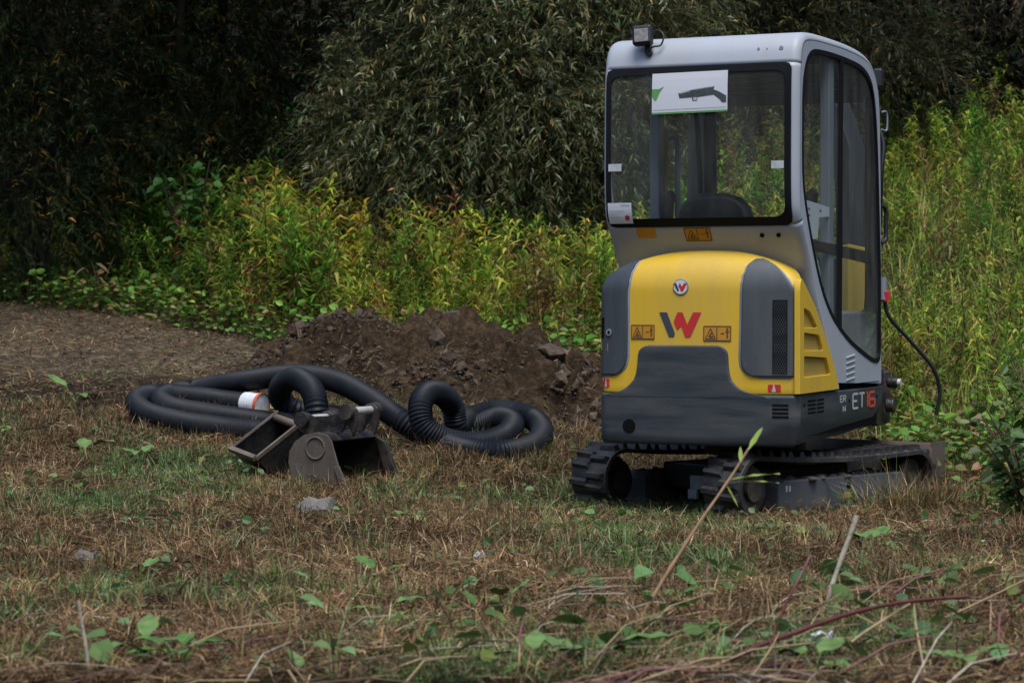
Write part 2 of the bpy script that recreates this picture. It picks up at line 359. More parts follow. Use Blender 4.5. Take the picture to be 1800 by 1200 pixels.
for side in (-1, 1):
    xc = side * .435; b = MB(); n = len(TL); th = .026
    prof = [(-BW / 2, -.006), (-BW / 2 + .012, .0), (BW / 2 - .012, 0), (BW / 2, -.006), (BW / 2, -th), (-BW / 2, -th)]
    vs = [tuple(np.array([xc + u, 0, 0]) + TL[i] + TN[i] * w) for i in range(n) for (u, w) in prof]
    k = len(prof); fs = [(i * k + j, i * k + (j + 1) % k, ((i + 1) % n) * k + (j + 1) % k, ((i + 1) % n) * k + j) for i in range(n) for j in range(k)]
    b.raw(vs, fs); tr = b.build('track', M['rubber'], root, smooth=50, rz=UY, loc=(0, 0, UZ))
    # lugs: staggered blocks moulded on the belt, one piece each
    for r in range(2):
        st = n / 44.0
        for q in range(44):
            i = int(round(q * st + r * st * .5)) % n
            p = TL[i]; nn = Vector(TN[i]); tt = Vector((0, nn.z, -nn.y)); xx = Vector((1, 0, 0))
            if 'l' not in lugm:
                lb = MB(); h = .024
                base = [(-.058, -.020, -.004), (.058, -.027, -.004), (.058, .018, -.004), (-.058, .022, -.004)]
                top = [(-.052, -.009, h), (.050, -.016, h * .8), (.050, .006, h * .8), (-.052, .012, h)]
                lb.raw(base + top, [(0, 1, 2, 3), (7, 6, 5, 4), (0, 4, 5, 1), (1, 5, 6, 2), (2, 6, 7, 3), (3, 7, 4, 0)])
                lugm['l'] = lb.build('lug', M['rubber'], tr); lo = lugm['l']
            else:
                lo = lugm['l'].copy(); COL.objects.link(lo); lo.parent = tr
            sx = 1 if r == 0 else -1
            mat = Matrix((xx * sx, tt * sx, nn)).transposed().to_4x4(); mat.translation = Vector((xc + (-.052 if r == 0 else .052), p[1], p[2]))
            lo.matrix_local = mat
    f = MB(); xo = xc
    f.prism([(xo - .085, -.46, .055), (xo - .085, .55, .055), (xo - .085, .60, .13), (xo - .085, .55, .215), (xo - .085, -.40, .215), (xo - .085, -.46, .19)], (.17, 0, 0))
    fo = f.build('track_frame', M['frame'], root, bevel=.01, rz=UY, loc=(0, 0, UZ))
    h = MB(); h.cyl((xo + .084 * side, .10, .165), (xo + .0875 * side, .10, .165), .017, 16); h.build('frame_hole', M['void'], fo)
    h = MB(); h.box((xo + .0865 * side, .09, .12), (.003, .075, .028)); h.build('frame_sticker', M['yellow_dull'], fo)
    h = MB()
    for yy in (-.40, -.375): h.box((xo + .0865 * side, yy, .175), (.003, .012, .03))
    h.build('white_mark', M['lgrey'], fo)
    cm = MB(); rm = random.Random(side + 9)
    for q in range(34): cm.raw(*[(lambda vs, fs: ([(xo + rm.uniform(-.07, .075) * 0 + v[0] + cxm, v[1] + cym, v[2] + .212) for v in vs], fs))(*blob((0, 0, 0), (rm.uniform(.015, .04), rm.uniform(.02, .05), rm.uniform(.008, .022)), q, 6)) for cxm, cym in [(rm.uniform(-.07, .08), rm.uniform(-.42, .5))]][0])
    for q in range(14): cm.raw(*[(lambda vs, fs: ([(xo + side * .083 + v[0], v[1] + cym, v[2] + czm) for v in vs], fs))(*blob((0, 0, 0), (.006, rm.uniform(.02, .06), rm.uniform(.012, .03)), q, 6)) for cym, czm in [(rm.uniform(-.42, .5), rm.uniform(.06, .10))]][0])
    tag(cm.build('caked_mud', M['mud'], fo, smooth=60), kind='stuff')
    w = MB(); w.cyl((xo - .06, -.64, .18), (xo + .06, -.64, .18), .112, 24)
    for a in range(12):
        c, s_ = math.cos(a * PI / 6), math.sin(a * PI / 6); w.box((xo, -.64 + .115 * c, .18 + .115 * s_), (.05, .03, .03), Matrix.Rotation(a * PI / 6, 3, 'X'))
    so_ = w.build('sprocket', M['steel_dirty'], root, smooth=40, rz=UY, loc=(0, 0, UZ))
    w = MB(); w.cyl((xo - .07, -.64, .18), (xo + .085 * 1, -.64, .18), .055, 16); w.build('hub', M['steel_dirty'], so_, smooth=40)
    w = MB(); w.cyl((xo - .06, .66, .17), (xo + .06, .66, .17), .103, 24); io = w.build('idler_wheel', M['steel_dirty'], root, smooth=40, rz=UY, loc=(0, 0, UZ))
    w = MB(); w.cyl((xo - .075, .66, .17), (xo + .075, .66, .17), .04, 12); w.build('hub', M['steel_dirty'], io, smooth=40)
    for yy in (-.3, 0, .3):
        w = MB(); w.cyl((xo - .07, yy, .065), (xo + .07, yy, .065), .045, 12); w.build('roller', M['steel_dirty'], root, smooth=40, rz=UY, loc=(0, 0, UZ))
u = MB(); u.box((0, 0, .20), (.72, .62, .13)); u.box((0, .45, .17), (.5, .5, .08)); u.build('cross_frame', M['blackpl'], root, bevel=.012, rz=UY, loc=(0, 0, UZ))
u = MB(); u.cyl((0, 0, .25), (0, 0, .375), .26, 32); u.build('turntable', M['blackpl'], root, smooth=40)
u = MB(); u.box((-.1, -.33, .17), (.10, .02, .07)); u.box((-.13, -.335, .11), (.06, .02, .05)); u.build('frame_plate', M['lgrey'], root, bevel=.003, rz=UY, loc=(0, 0, UZ))
bl = MB(); prof = [(0.0, .03), (-.035, .10), (-.042, .18), (-.02, .26), (.0, .295), (.075, .292), (.07, .28), (.02, .25), (-.01, .18), (-.003, .10), (.03, .03)]
bl.prism([(-.56, .97 + p[0], p[1]) for p in prof], (1.12, 0, 0)); blo = bl.build('dozer_blade', M['blade'], root, bevel=.004, rz=UY, loc=(-.10, -.06, UZ + .05))
for s_ in (-1, 1):
    a = MB(); a.prism([(s_ * .556 - .006, .93, .03), (s_ * .556 - .006, 1.06, .05), (s_ * .556 - .006, 1.07, .30), (s_ * .556 - .006, .96, .30)], (.012, 0, 0)); a.build('end_plate', M['blade'], blo)
    a = MB(); a.box((s_ * .22, .72, .16), (.06, .52, .09)); a.build('blade_arm', M['steel_dirty'], blo, bevel=.006)

# --- house: parametric surfaces (s = run along the outline from the rear centre, z = height)
HW, YR, RC = .5, -.9, .04
SA = HW - RC; SARC = RC * PI / 2
def plan(s):
    a = abs(s); sg = 1 if s >= 0 else -1
    bow = lambda x: .022 * (x / HW) ** 2
    if a <= SA: return sg * a, YR + bow(a), sg * .088 * a, -1.0
    a -= SA
    if a <= SARC:
        ph = a / RC; return sg * (SA + RC * math.sin(ph)), YR + bow(SA) + RC * (1 - math.cos(ph)), sg * math.sin(ph), -math.cos(ph)
    a -= SARC; return sg * HW, YR + bow(SA) + RC + a, sg * 1.0, 0.0
ZD, HD = 1.075, .205
def dome_c(z):
    if z <= ZD: return 1.0
    w = min(1, (z - ZD) / HD); return math.sqrt(max(0, 1 - w * w))
def P(s, z, off=0.0):
    x, y, nx, ny = plan(s); c = dome_c(z)
    x2 = x * c; y2 = y + .17 * (1 - c)
    n = Vector((nx * c, ny * max(c, .25), math.sqrt(max(0, 1 - c * c)))).normalized()
    y2 += .012 * max(0, min(z, ZD) - .6)
    return Vector((x2, y2, z)) + n * off
def Pskirt(s, z, off=0.0):
    x, y, nx, ny = plan(s)
    zc = .372 + .07 * float(sstep(.22, .46, s)); i = max(0, zc - z) * .34
    return Vector((x, y, z)) + Vector((nx, ny, 0)).normalized() * (off + .004 - i)
def interp(tab, z):
    zs = [t[0] for t in tab]; return float(np.interp(z, zs, [t[1] for t in tab]))
def patch(name, Pf, zs, tl, tr_, ncol, off, mat, parent, lip=.006, inner=-.012, bottom=True):
    """panel on a surface between left(z) and right(z), rounded at its rim"""
    L_ = (lambda z: interp(tl, z)) if not callable(tl) else tl
    R_ = (lambda z: interp(tr_, z)) if not callable(tr_) else tr_
    us = [0, 0, .0025, .007]
    rows = []; b = MB(); nz = len(zs)
    for i, z in enumerate(zs):
        l, r = L_(z), R_(z); w = max(r - l, 1e-4)
        ss = [l, l, l + min(.003, w * .1), l + min(.008, w * .2)] + list(np.linspace(l, r, ncol)[1:-1]) + [r - min(.008, w * .2), r - min(.003, w * .1), r, r]
        ss[4:-4] = [min(max(s, ss[3]), ss[-4]) for s in ss[4:-4]]
        oo = [inner, off - lip, off - lip * .3, off] + [off] * (ncol - 2) + [off, off - lip * .3, off - lip, inner]
        dz = min(z - zs[0], zs[-1] - z) if bottom else zs[-1] - z
        e = max(0, 1 - dz / .008)
        oo = [min(o, off - lip * e * e) for o in oo]
        if not bottom: oo = [o - .0028 * max(0, 1 - (z - zs[0]) / .014) for o in oo]
        rows.append([Pf(s, z, o) for s, o in zip(ss, oo)])
    top = [Pf(L_(zs[-1]) * (1 - t) + R_(zs[-1]) * t, zs[-1], inner) for t in np.linspace(0, 1, len(rows[0]))]
    bot = [Pf(L_(zs[0]) * (1 - t) + R_(zs[0]) * t, zs[0], inner) for t in np.linspace(0, 1, len(rows[0]))]
    rows = [bot] + rows + [top]
    k = len(rows[0]); vs = [p for r in rows for p in r]
    fs = [(i * k + j, i * k + j + 1, (i + 1) * k + j + 1, (i + 1) * k + j) for i in range(len(rows) - 1) for j in range(k - 1)]
    b.raw(vs, fs); return b.build(name, mat, parent, smooth=60)
def zrows(a, b, n, extra=()):
    return sorted(set(list(np.round(np.linspace(a, b, n), 5)) + [round(a + .003, 5), round(a + .008, 5), round(b - .003, 5), round(b - .008, 5)] + list(extra)))

core = MB(); core.box((0, -.12, .50), (.95, 1.42, .24)); core.box((0, -.5, .85), (.9, .6, .5)); core.build('gap_shade_core', M['void'], root)  # dark boxes added inside so the panel gaps read as shade
zt = zrows(.586, 1.06, 14) + [ZD + HD * math.sin(a) for a in np.linspace(.02, 1.50, 22)]
hood = patch('engine_hood', P, zt, lambda z: -(SA + SARC + (.05 if z < ZD else .05 + 1.2 * (z - ZD))), lambda z: SA + SARC + (.0 if z < ZD else .0 + 1.3 * (z - ZD)), 60, 0.0, M['yellow'], root, lip=.004)
# counterweight with its raised middle
skirt = patch('counterweight', Pskirt, zrows(.338, .584, 16), lambda z: -(SA + SARC + .3), lambda z: SA + SARC - .002 - .05 * (.584 - z), 130, .006, M['charcoal'], root, lip=.012)
tl_ = [(.570, -.49), (.580, -.458), (.590, -.410), (.597, -.390), (.610, -.366), (.627, -.346), (.65, -.325), (.675, -.313), (.72, -.306), (.772, -.302), (.79, -.297), (.803, -.285), (.812, -.268), (.818, -.245)]
tr__ = [(.570, .375), (.580, .331), (.590, .280), (.597, .257), (.610, .224), (.627, .200), (.65, .180), (.675, .169), (.72, .163), (.772, .160), (.79, .155), (.803, .144), (.812, .128), (.818, .106)]
mid = patch('counterweight_panel', P, zrows(.556, .818, 18, [.562, .569, .575, .58, .59, .597, .61, .627, .65, .772, .79, .803, .812]), tl_, tr__, 30, .0112, M['charcoal'], root, lip=.009, bottom=False)
b = MB()
for i in range(4):
    z = .542 - i * .0185; b.poly([Pskirt(.379, z, .0085), Pskirt(.44 + .018, z, .0085), Pskirt(.44 + .018, z - .0095, .0085), Pskirt(.379, z - .0095, .0085)])
b.build('vent_slot', M['void'], skirt)
b = MB(); b.poly([Pskirt(-.345 + .034 * math.cos(a), .425 + .034 * math.sin(a), .0085) for a in np.linspace(0, 2 * PI, 28, endpoint=False)]); b.build('round_opening', M['void'], skirt)
# dark side panels of the hood
zs_ = zrows(.668, 1.07, 18, [.672, .68, .69, .70, .72]) + [1.09, 1.11, 1.13, 1.15, 1.17, 1.19, 1.205, 1.215, 1.225, 1.23]
def s_of(x, z): return x / max(dome_c(z), .05)
gl_tab = [(.668, .31), (.672, .285), (.68, .262), (.69, .246), (.70, .236), (.72, .226), (.76, .220), (.9, .224), (1.075, .226), (1.11, s_of(.2275, 1.11)), (1.15, s_of(.231, 1.15)), (1.19, s_of(.242, 1.19)), (1.205, s_of(.250, 1.205)), (1.215, s_of(.260, 1.215)), (1.225, s_of(.274, 1.225)), (1.23, s_of(.288, 1.23))]
gr_tab = [(.668, .46), (.672, .476), (.69, .480), (.9, .482), (1.075, .482), (1.11, s_of(.463, 1.11)), (1.15, s_of(.434, 1.15)), (1.17, s_of(.414, 1.17)), (1.19, s_of(.388, 1.19)), (1.205, s_of(.364, 1.205)), (1.215, s_of(.345, 1.215)), (1.225, s_of(.318, 1.225)), (1.23, s_of(.300, 1.23))]
gp = patch('hood_side_panel', P, zs_, gl_tab, gr_tab, 18, .012, M['panel'], root, lip=.010)
# recessed surround reads as a lighter rim
gl2 = [(z, s - .010) for z, s in gl_tab]; gr2 = [(z, s + .007) for z, s in gr_tab]
patch('panel_rim', P, [.660] + zs_, [(.660, .315)] + gl2, [(.660, .462)] + gr2, 18, .004, M['bridge'], root, lip=.003)
ll_tab = [(z, -(SA + SARC + .055)) for z in (.668, 1.075)] + [(1.15, -(SA + SARC)), (1.19, -s_of(.41, 1.19)), (1.215, -s_of(.37, 1.215)), (1.23, -s_of(.33, 1.23))]
lr_tab = [(.668, -.44), (.672, -.42), (.68, -.402), (.69, -.388), (.70, -.378), (.72, -.366), (.76, -.356), (.9, -.355), (1.075, -.357), (1.11, -.356), (1.15, -s_of(.348, 1.15)), (1.19, -s_of(.335, 1.19)), (1.215, -s_of(.325, 1.215)), (1.23, -s_of(.316, 1.23))]
lp = patch('hood_side_panel', P, zs_, ll_tab, lr_tab, 18, .012, M['panel'], root, lip=.010)
patch('panel_rim', P, [.660] + zs_, [(.660, -(SA + SARC + .055))] + ll_tab, [(.660, -.44)] + [(z, s + .009) for z, s in lr_tab], 18, .004, M['bridge'], root, lip=.003)
# mesh grille: black backing with a honeycomb of plastic bars
b = MB()
for k in range(8): b.poly([P(.380 + .009 * k, .686, .0145), P(.389 + .009 * k, .686, .0145), P(.389 + .009 * k, 1.035, .0145), P(.380 + .009 * k, 1.035, .0145)])
gb = b.build('grille_backing', M['void'], gp)
b = MB(); pit = .0125; rr = .0072
rowi = 0; z = .690
while z < 1.032:
    s = .3855 + (pit / 2 if rowi % 2 else 0)
    while s < .450:
        for a in range(6):
            a0, a1 = PI / 6 + a * PI / 3, PI / 6 + (a + 1) * PI / 3
            q = [(s + math.cos(a_) * r_, z + math.sin(a_) * r_) for (a_, r_) in ((a0, rr), (a1, rr), (a1, rr * .80), (a0, rr * .80))]
            b.poly([P(min(max(p[0], .38), .452), p[1], .0162) for p in q])
        s += pit
    z += pit * .866; rowi += 1
b.build('grille_mesh', M['charcoal'], gp)
b = MB(); c_ = [P(-.452 + .014 * math.cos(a), .878 + .017 * math.sin(a), .0135) for a in np.linspace(0, 2 * PI, 18, endpoint=False)]; b.prism(c_, (0, -.006, 0)); lk = b.build('lock', M['ringgrey'], lp)
b = MB(); c_ = [P(-.452 + .007 * math.cos(a), .878 + .009 * math.sin(a), .021) for a in np.linspace(0, 2 * PI, 12, endpoint=False)]; b.poly(c_); b.build('keyhole', M['void'], lk)
b = MB(); b.poly([P(-.492, .85, .0135), P(-.476, .85, .0135), P(-.476, .95, .0135), P(-.492, .95, .0135)]); b.build('handle_slot', M['void'], lp)
b = MB(); b.poly([P(-.497, .79, .0135), P(-.458, .787, .0135), P(-.458, .825, .0135), P(-.497, .828, .0135)]); b.build('sticker', M['orange'], lp)

# prints on the hood
def zx(px, py): # photo pixel on the rear plane -> (x, z), solved once for this machine's pose
    th = math.radians(24); y = -.905; k = (px - 900) / FPX; bx = 1.25 + math.sin(th) * y; by = 12.28 + math.cos(th) * y
    x = (bx - k * by) / (-k * math.sin(th) - math.cos(th)); d = by - math.sin(th) * x
    return x, CAMZ + (HOR - py) * d / FPX
def hood_poly(pts, off, mi=0, b=None):
    b = b or MB(); b.poly([P(x, z, off) for x, z in pts], mi); return b
z5 = lambda u, v: zx(1040 + u / 4, 420 + v / 4)
lg = empty('maker_logo'); lg.parent = root
hood_poly([z5(*p) for p in [(470, 515), (525, 515), (582, 665), (575, 688), (540, 688)]], .0025).build('logo_stroke', M['logo_dark'], lg)
hood_poly([z5(*p) for p in [(572, 580), (600, 515), (635, 515), (668, 602), (710, 515), (768, 515), (690, 690), (655, 690), (627, 612), (597, 640)]], .0025).build('logo_stroke', M['red'], lg)
bx_, bz_ = -.081, 1.098
b = MB(); ring = [Vector((bx_ + .040 * math.cos(a), 0, bz_ + .040 * math.sin(a))) for a in np.linspace(0, 2 * PI, 32, endpoint=False)]
yb_ = P(bx_, bz_, 0).y
for p in ring: p.y = yb_ - .002
b.prism([p + Vector((0, .03, 0)) for p in ring], (0, -.034, 0)); bg = b.build('round_badge', M['ringgrey'], root, bevel=.003)
b = MB(); b.poly([(bx_ + .034 * math.cos(a), yb_ - .0075, bz_ + .034 * math.sin(a)) for a in np.linspace(0, 2 * PI, 32, endpoint=False)]); b.build('badge_face', M['badge'], bg)
def bpt(u, v): return (bx_ + (u - 625) / 4 / 300., yb_ - .0088, bz_ - (v - 350) / 4 / 310.)
b = MB(); b.poly([bpt(*p) for p in [(583, 328), (600, 328), (618, 372), (606, 376)]], 0); b.poly([bpt(*p) for p in [(612, 345), (622, 326), (634, 348), (647, 328), (667, 328), (640, 376), (628, 376), (620, 356)]], 1)
b.build('badge_letter', [M['logo_dark'], M['red']], bg)

def warn_sticker(Pf, x0, x1, z0, z1, off, parent, name='warning_sticker', ink=True, mat=None):
    b = MB(); q = lambda u, v, o=0: Pf(x0 + (x1 - x0) * u, z0 + (z1 - z0) * v, off + o)
    b.poly([q(0, 0), q(1, 0), q(1, 1), q(0, 1)], 0)
    if ink:
        e = .0009
        def line(u0, v0, u1, v1, w=.030):
            du, dv = (u1 - u0), (v1 - v0); asp = (x1 - x0) / (z1 - z0); l = math.hypot(du * asp, dv); nx, nz = -dv / l * w / asp, du * asp / l * w
            b.poly([q(u0 + nx, v0 + nz, e), q(u1 + nx, v1 + nz, e), q(u1 - nx, v1 - nz, e), q(u0 - nx, v0 - nz, e)], 1)
        for a in ((.02, .04, .98, .04), (.02, .96, .98, .96), (.02, .04, .02, .96), (.98, .04, .98, .96), (.49, .04, .49, .96)): line(*a)
        line(.08, .15, .26, .82); line(.26, .82, .44, .15); line(.08, .15, .44, .15)
        line(.20, .25, .30, .55, .05); line(.24, .27, .36, .30, .05)
        line(.62, .5, .76, .5, .03); line(.86, .2, .86, .75, .05); line(.80, .6, .92, .6, .05); line(.83, .8, .89, .8, .06)
    return b.build(name, [mat or M['orange'], M['brown_ink']], parent)
warn_sticker(P, -.339, -.215, .845, .916, .0028, root)
warn_sticker(P, .035, .175, .838, .912, .0028, root)
def reflector(Pf, x0, x1, z0, z1, off):
    b = MB(); q = lambda u, v: Pf(x0 + (x1 - x0) * u, z0 + (z1 - z0) * v, off)
    b.poly([q(0, 0), q(.30, 0), q(.42, 1), q(0, 1)], 0); b.poly([q(.30, 0), q(.62, 0), q(.5, 1), q(.42, 1)], 1); b.poly([q(.62, 0), q(1, 0), q(1, 1), q(.5, 1)], 0)
    return b.build('reflector', [M['red'], M['lgrey']], root)
reflector(P, .356, .418, .600, .634, .0028); reflector(P, -.49, -.455, .612, .652, .0028)

# --- side cover (yellow) and lower side panels, right and left
def fill_mesh(name, outer, holes, x0, x1, mat, parent, bevel=0, smooth=None):
    """flat plate in the (y, z) plane with holes, between x0 and x1"""
    bm = bmesh.new(); edges = []
    for loop in [outer] + holes:
        vs = [bm.verts.new((x0, p[0], p[1])) for p in loop]
        for i in range(len(vs)): edges.append(bm.edges.new((vs[i], vs[(i + 1) % len(vs)])))
    bmesh.ops.triangle_fill(bm, use_beauty=True, use_dissolve=False, edges=edges)
    r = bmesh.ops.extrude_face_region(bm, geom=list(bm.faces))
    bmesh.ops.translate(bm, vec=(x1 - x0, 0, 0), verts=[g for g in r['geom'] if isinstance(g, bmesh.types.BMVert)])
    bmesh.ops.recalc_face_normals(bm, faces=bm.faces)
    me = bpy.data.meshes.new(name); bm.to_mesh(me); bm.free(); me.materials.append(mat)
    o = bpy.data.objects.new(name, me); COL.objects.link(o); o.parent = parent
    if bevel:
        bv = o.modifiers.new("bevel", 'BEVEL'); bv.width = bevel; bv.segments = 3; bv.limit_method = 'ANGLE'; bv.angle_limit = math.radians(50); bv.harden_normals = True
        me.polygons.foreach_set("use_smooth", [True] * len(me.polygons))
    return o
def rounded(pts, r, n=5):
    out = []; k = len(pts)
    for i in range(k):
        p, a, c = Vector(pts[i]), Vector(pts[i - 1]), Vector(pts[(i + 1) % k])
        d1, d2 = (a - p), (c - p); rr_ = min(r, d1.length * .45, d2.length * .45)
        p1, p2 = p + d1.normalized() * rr_, p + d2.normalized() * rr_
        for t in np.linspace(0, 1, n): out.append(tuple(p1 * (1 - t) ** 2 + p * 2 * t * (1 - t) + p2 * t * t))
    return out
cover = [(-.893, .590), (-.893, 1.03), (-.888, 1.10), (-.868, 1.135), (-.835, 1.125), (-.785, 1.095), (-.705, 1.045), (-.618, .989), (-.50, .885), (-.378, .774), (-.30, .69), (-.245, .618), (-.242, .594)]
cover = [tuple(p) for p in smooth_path([(c[0], c[1]) for c in cover], .02)]; cover_l = [(max(p[0], -.835 - .0002 * i), p[1]) for i, p in enumerate(cover)]
vents = [rounded(v, .014) for v in ([(-.825, .998), (-.725, .978), (-.608, .903), (-.825, .903)], [(-.825, .880), (-.580, .866), (-.512, .792), (-.825, .795)], [(-.825, .768), (-.455, .754), (-.388, .672), (-.825, .668)])]
low = [(-.888, .587), (.62, .584), (.648, .578), (.51, .388), (.067, .358), (-.52, .350), (-.905, .343)]
for sg in (1, -1):
    co = fill_mesh('side_cover', cover if sg > 0 else cover_l, vents, .486 if sg > 0 else -.462, .514 if sg > 0 else -.478, M['yellow'], root, bevel=.006)
    for v in vents:
        b = MB(); b.prism([(sg * (.486 if sg > 0 else .462), p[0], p[1]) for p in v], (sg * (.013 if sg > 0 else .006), 0, 0)); b.build('vent_panel', M['yellow_dull'], co)
    for (yy, zz) in ((-.60, 1.005), (-.255, .612)):
        b = MB(); b.cyl((.512 if sg > 0 else -.474, yy, zz - .012), (.517 if sg > 0 else -.481, yy, zz - .012), .008, 10); b.build('bolt', M['ringgrey'], co)
    b = MB()   # lower side panel: upright upper strip, lower strip leaning in
    up = [(-.836, .586), (.62, .583), (.645, .577), (.585, .49), (-.842, .452)]; dn = [(-.842, .452), (.585, .49), (.51, .388), (.067, .358), (-.52, .350), (-.848, .343)]
    X = lambda p, in_=0: (sg * (.503 - in_), p[0], p[1])
    lean = {(.51, .388): .045, (.067, .358): .05, (-.52, .350): .045, (-.848, .343): .040}
    vs = [X(p) for p in up] + [X(p, lean.get(p, 0)) for p in dn[2:]] + [X((p[0], p[1]), .05 + lean.get(p, 0)) for p in up + dn[2:]]
    n1 = 9; o1 = [0, 1, 2, 3, 5, 6, 7, 8, 4]
    fs = [(0, 1, 2, 3, 4), (4, 3, 5, 6, 7, 8)] + [(o1[i], o1[(i + 1) % 9], o1[(i + 1) % 9] + n1, o1[i] + n1) for i in range(9)]
    b.raw(vs, fs); sp_ = b.build('lower_side_panel', M['charcoal'], root, bevel=.005)
    b = MB()
    for i in range(4):
        z = .557 - i * .019
        for (y0, y1) in ((-.735, -.605), (-.585, -.465)): b.poly([(sg * .5045, y0, z), (sg * .5045, y1, z), (sg * .5045, y1, z - .010), (sg * .5045, y0, z - .010)])
    b.build('vent_slot', M['void'], sp_)
    b = MB()
    for (yy, zz, r_) in ((-.79, .535, .009), (-.02, .53, .009), (.50, .535, .010)): b.poly([(sg * .5045, yy + r_ * 1.6 * math.cos(a), zz + r_ * math.sin(a)) for a in np.linspace(0, 2 * PI, 12, endpoint=False)])
    b.build('bolt_hole', M['void'], sp_)
def strokes(name, segs, wy, wz, mat, parent, x=.5046, skew=0.0):
    b = MB()
    for (y0, z0, y1, z1) in segs:
        if abs(z1 - z0) < 1e-6: b.poly([(x, y0, z0 - wz), (x, y1, z0 - wz), (x, y1, z0 + wz), (x, y0, z0 + wz)])
        else: b.poly([(x, y0 - wy, z0), (x, y0 + wy, z0), (x, y1 + wy, z1), (x, y1 - wy, z1)])
    return b.build(name, mat, parent)
rp = [o for o in root.children if o.name.startswith('lower_side_panel')][0]
def glyph(ch, y, z, w, h):
    l, r, t, m, bt = y, y + w, z + h, z + h / 2, z
    G = {'E': [(l, bt, l, t), (l, t, r, t), (l, m, r * .8 + l * .2, m), (l, bt, r, bt)], 'T': [(l, t, r, t), ((l + r) / 2, bt, (l + r) / 2, t)],
         '1': [(r - w * .3, bt, r - w * .3, t), (l + w * .2, t, r - w * .3, t)], '6': [(l, bt, l, t), (l, t, r, t), (l, m, r, m), (l, bt, r, bt), (r, bt, r, m)],
         'R': [(l, bt, l, t), (l, t, r, t), (r, m, r, t), (l, m, r, m), (l + w * .4, m, r, bt)], 'N': [(l, bt, l, t), (r, bt, r, t), (l, t, r, bt)]}
    return G[ch]
for ch, y in (('E', .045), ('T', .165)): strokes('letter', glyph(ch, y, .488, .095, .072), .011, .0055, M['lgrey'], rp)
for ch, y, w_ in (('1', .285, .05), ('6', .355, .10)): strokes('number', glyph(ch, y, .488, w_, .072), .014, .007, M['redorange'], rp)
for ch, y, z in (('E', -.185, .528), ('R', -.130, .528), ('N', -.135, .478)): strokes('letter', glyph(ch, y, z, .042, .030), .007, .003, M['lgrey'], rp)

# --- cab shell: the side profile run across the width with rounded rims
GAM = [(-.25, .60), (-.40, .80), (-.58, 1.02), (-.665, 1.17), (-.73, 1.265), (-.80, 1.355), (-.855, 1.44), (-.870, 1.53), (-.874, 1.65), (-.872, 1.85), (-.868, 2.05), (-.855, 2.17), (-.825, 2.255), (-.76, 2.305), (-.60, 2.325), (-.3, 2.332), (0, 2.332), (.28, 2.318), (.44, 2.28), (.545, 2.20), (.60, 2.08), (.622, 1.85), (.636, 1.4), (.642, 1.0), (.645, .60)]
GS = smooth_path(GAM, .02); ng = len(GS)
GT = np.gradient(GS, axis=0); GT /= np.linalg.norm(GT, axis=1)[:, None]; GN = np.stack([-GT[:, 1], GT[:, 0]], 1)   # outward (left of travel)
CW, CR = .498, .042
def shell(i, x):
    """point of the cab shell on profile sample i at lateral position x in [-1,1] units incl. rim"""
    if abs(x) <= CW - CR: return (x, GS[i][0], GS[i][1])
    ph = (abs(x) - (CW - CR)) / (CR * PI / 2) * PI / 2; s = 1 if x > 0 else -1
    ins = CR * (1 - math.cos(ph)); return (s * (CW - CR + CR * math.sin(ph)), GS[i][0] - GN[i][0] * ins, GS[i][1] - GN[i][1] * ins)
XE = CW - CR + CR * PI / 2
rim_l = list(np.linspace(-XE, -(CW - CR), 7)); rim_r = list(np.linspace(CW - CR, XE, 7))
RWX0, RWX1, RWZ0, RWZ1 = -.474, .462, 1.392, 2.160
FWX, FWZ0, FWZ1 = .43, .98, 2.12
rear_rows = [i for i in range(ng) if GS[i][0] < -.5]
def z_at(i): return GS[i][1]
def win_half(z, z0, z1, r):
    d = min(z - z0, z1 - z)
    if d < 0: return None
    return r - math.sqrt(max(0, r * r - max(0, r - d) ** 2)) if d < r else 0.0
b = MB()
def insert_rows():
    pass
def quad_strip(i, x0s, x1s):
    for a in range(len(x0s) - 1):
        b.raw([shell(i, x0s[a]), shell(i, x0s[a + 1]), shell(i + 1, x1s[a + 1]), shell(i + 1, x1s[a])], [(0, 1, 2, 3)])
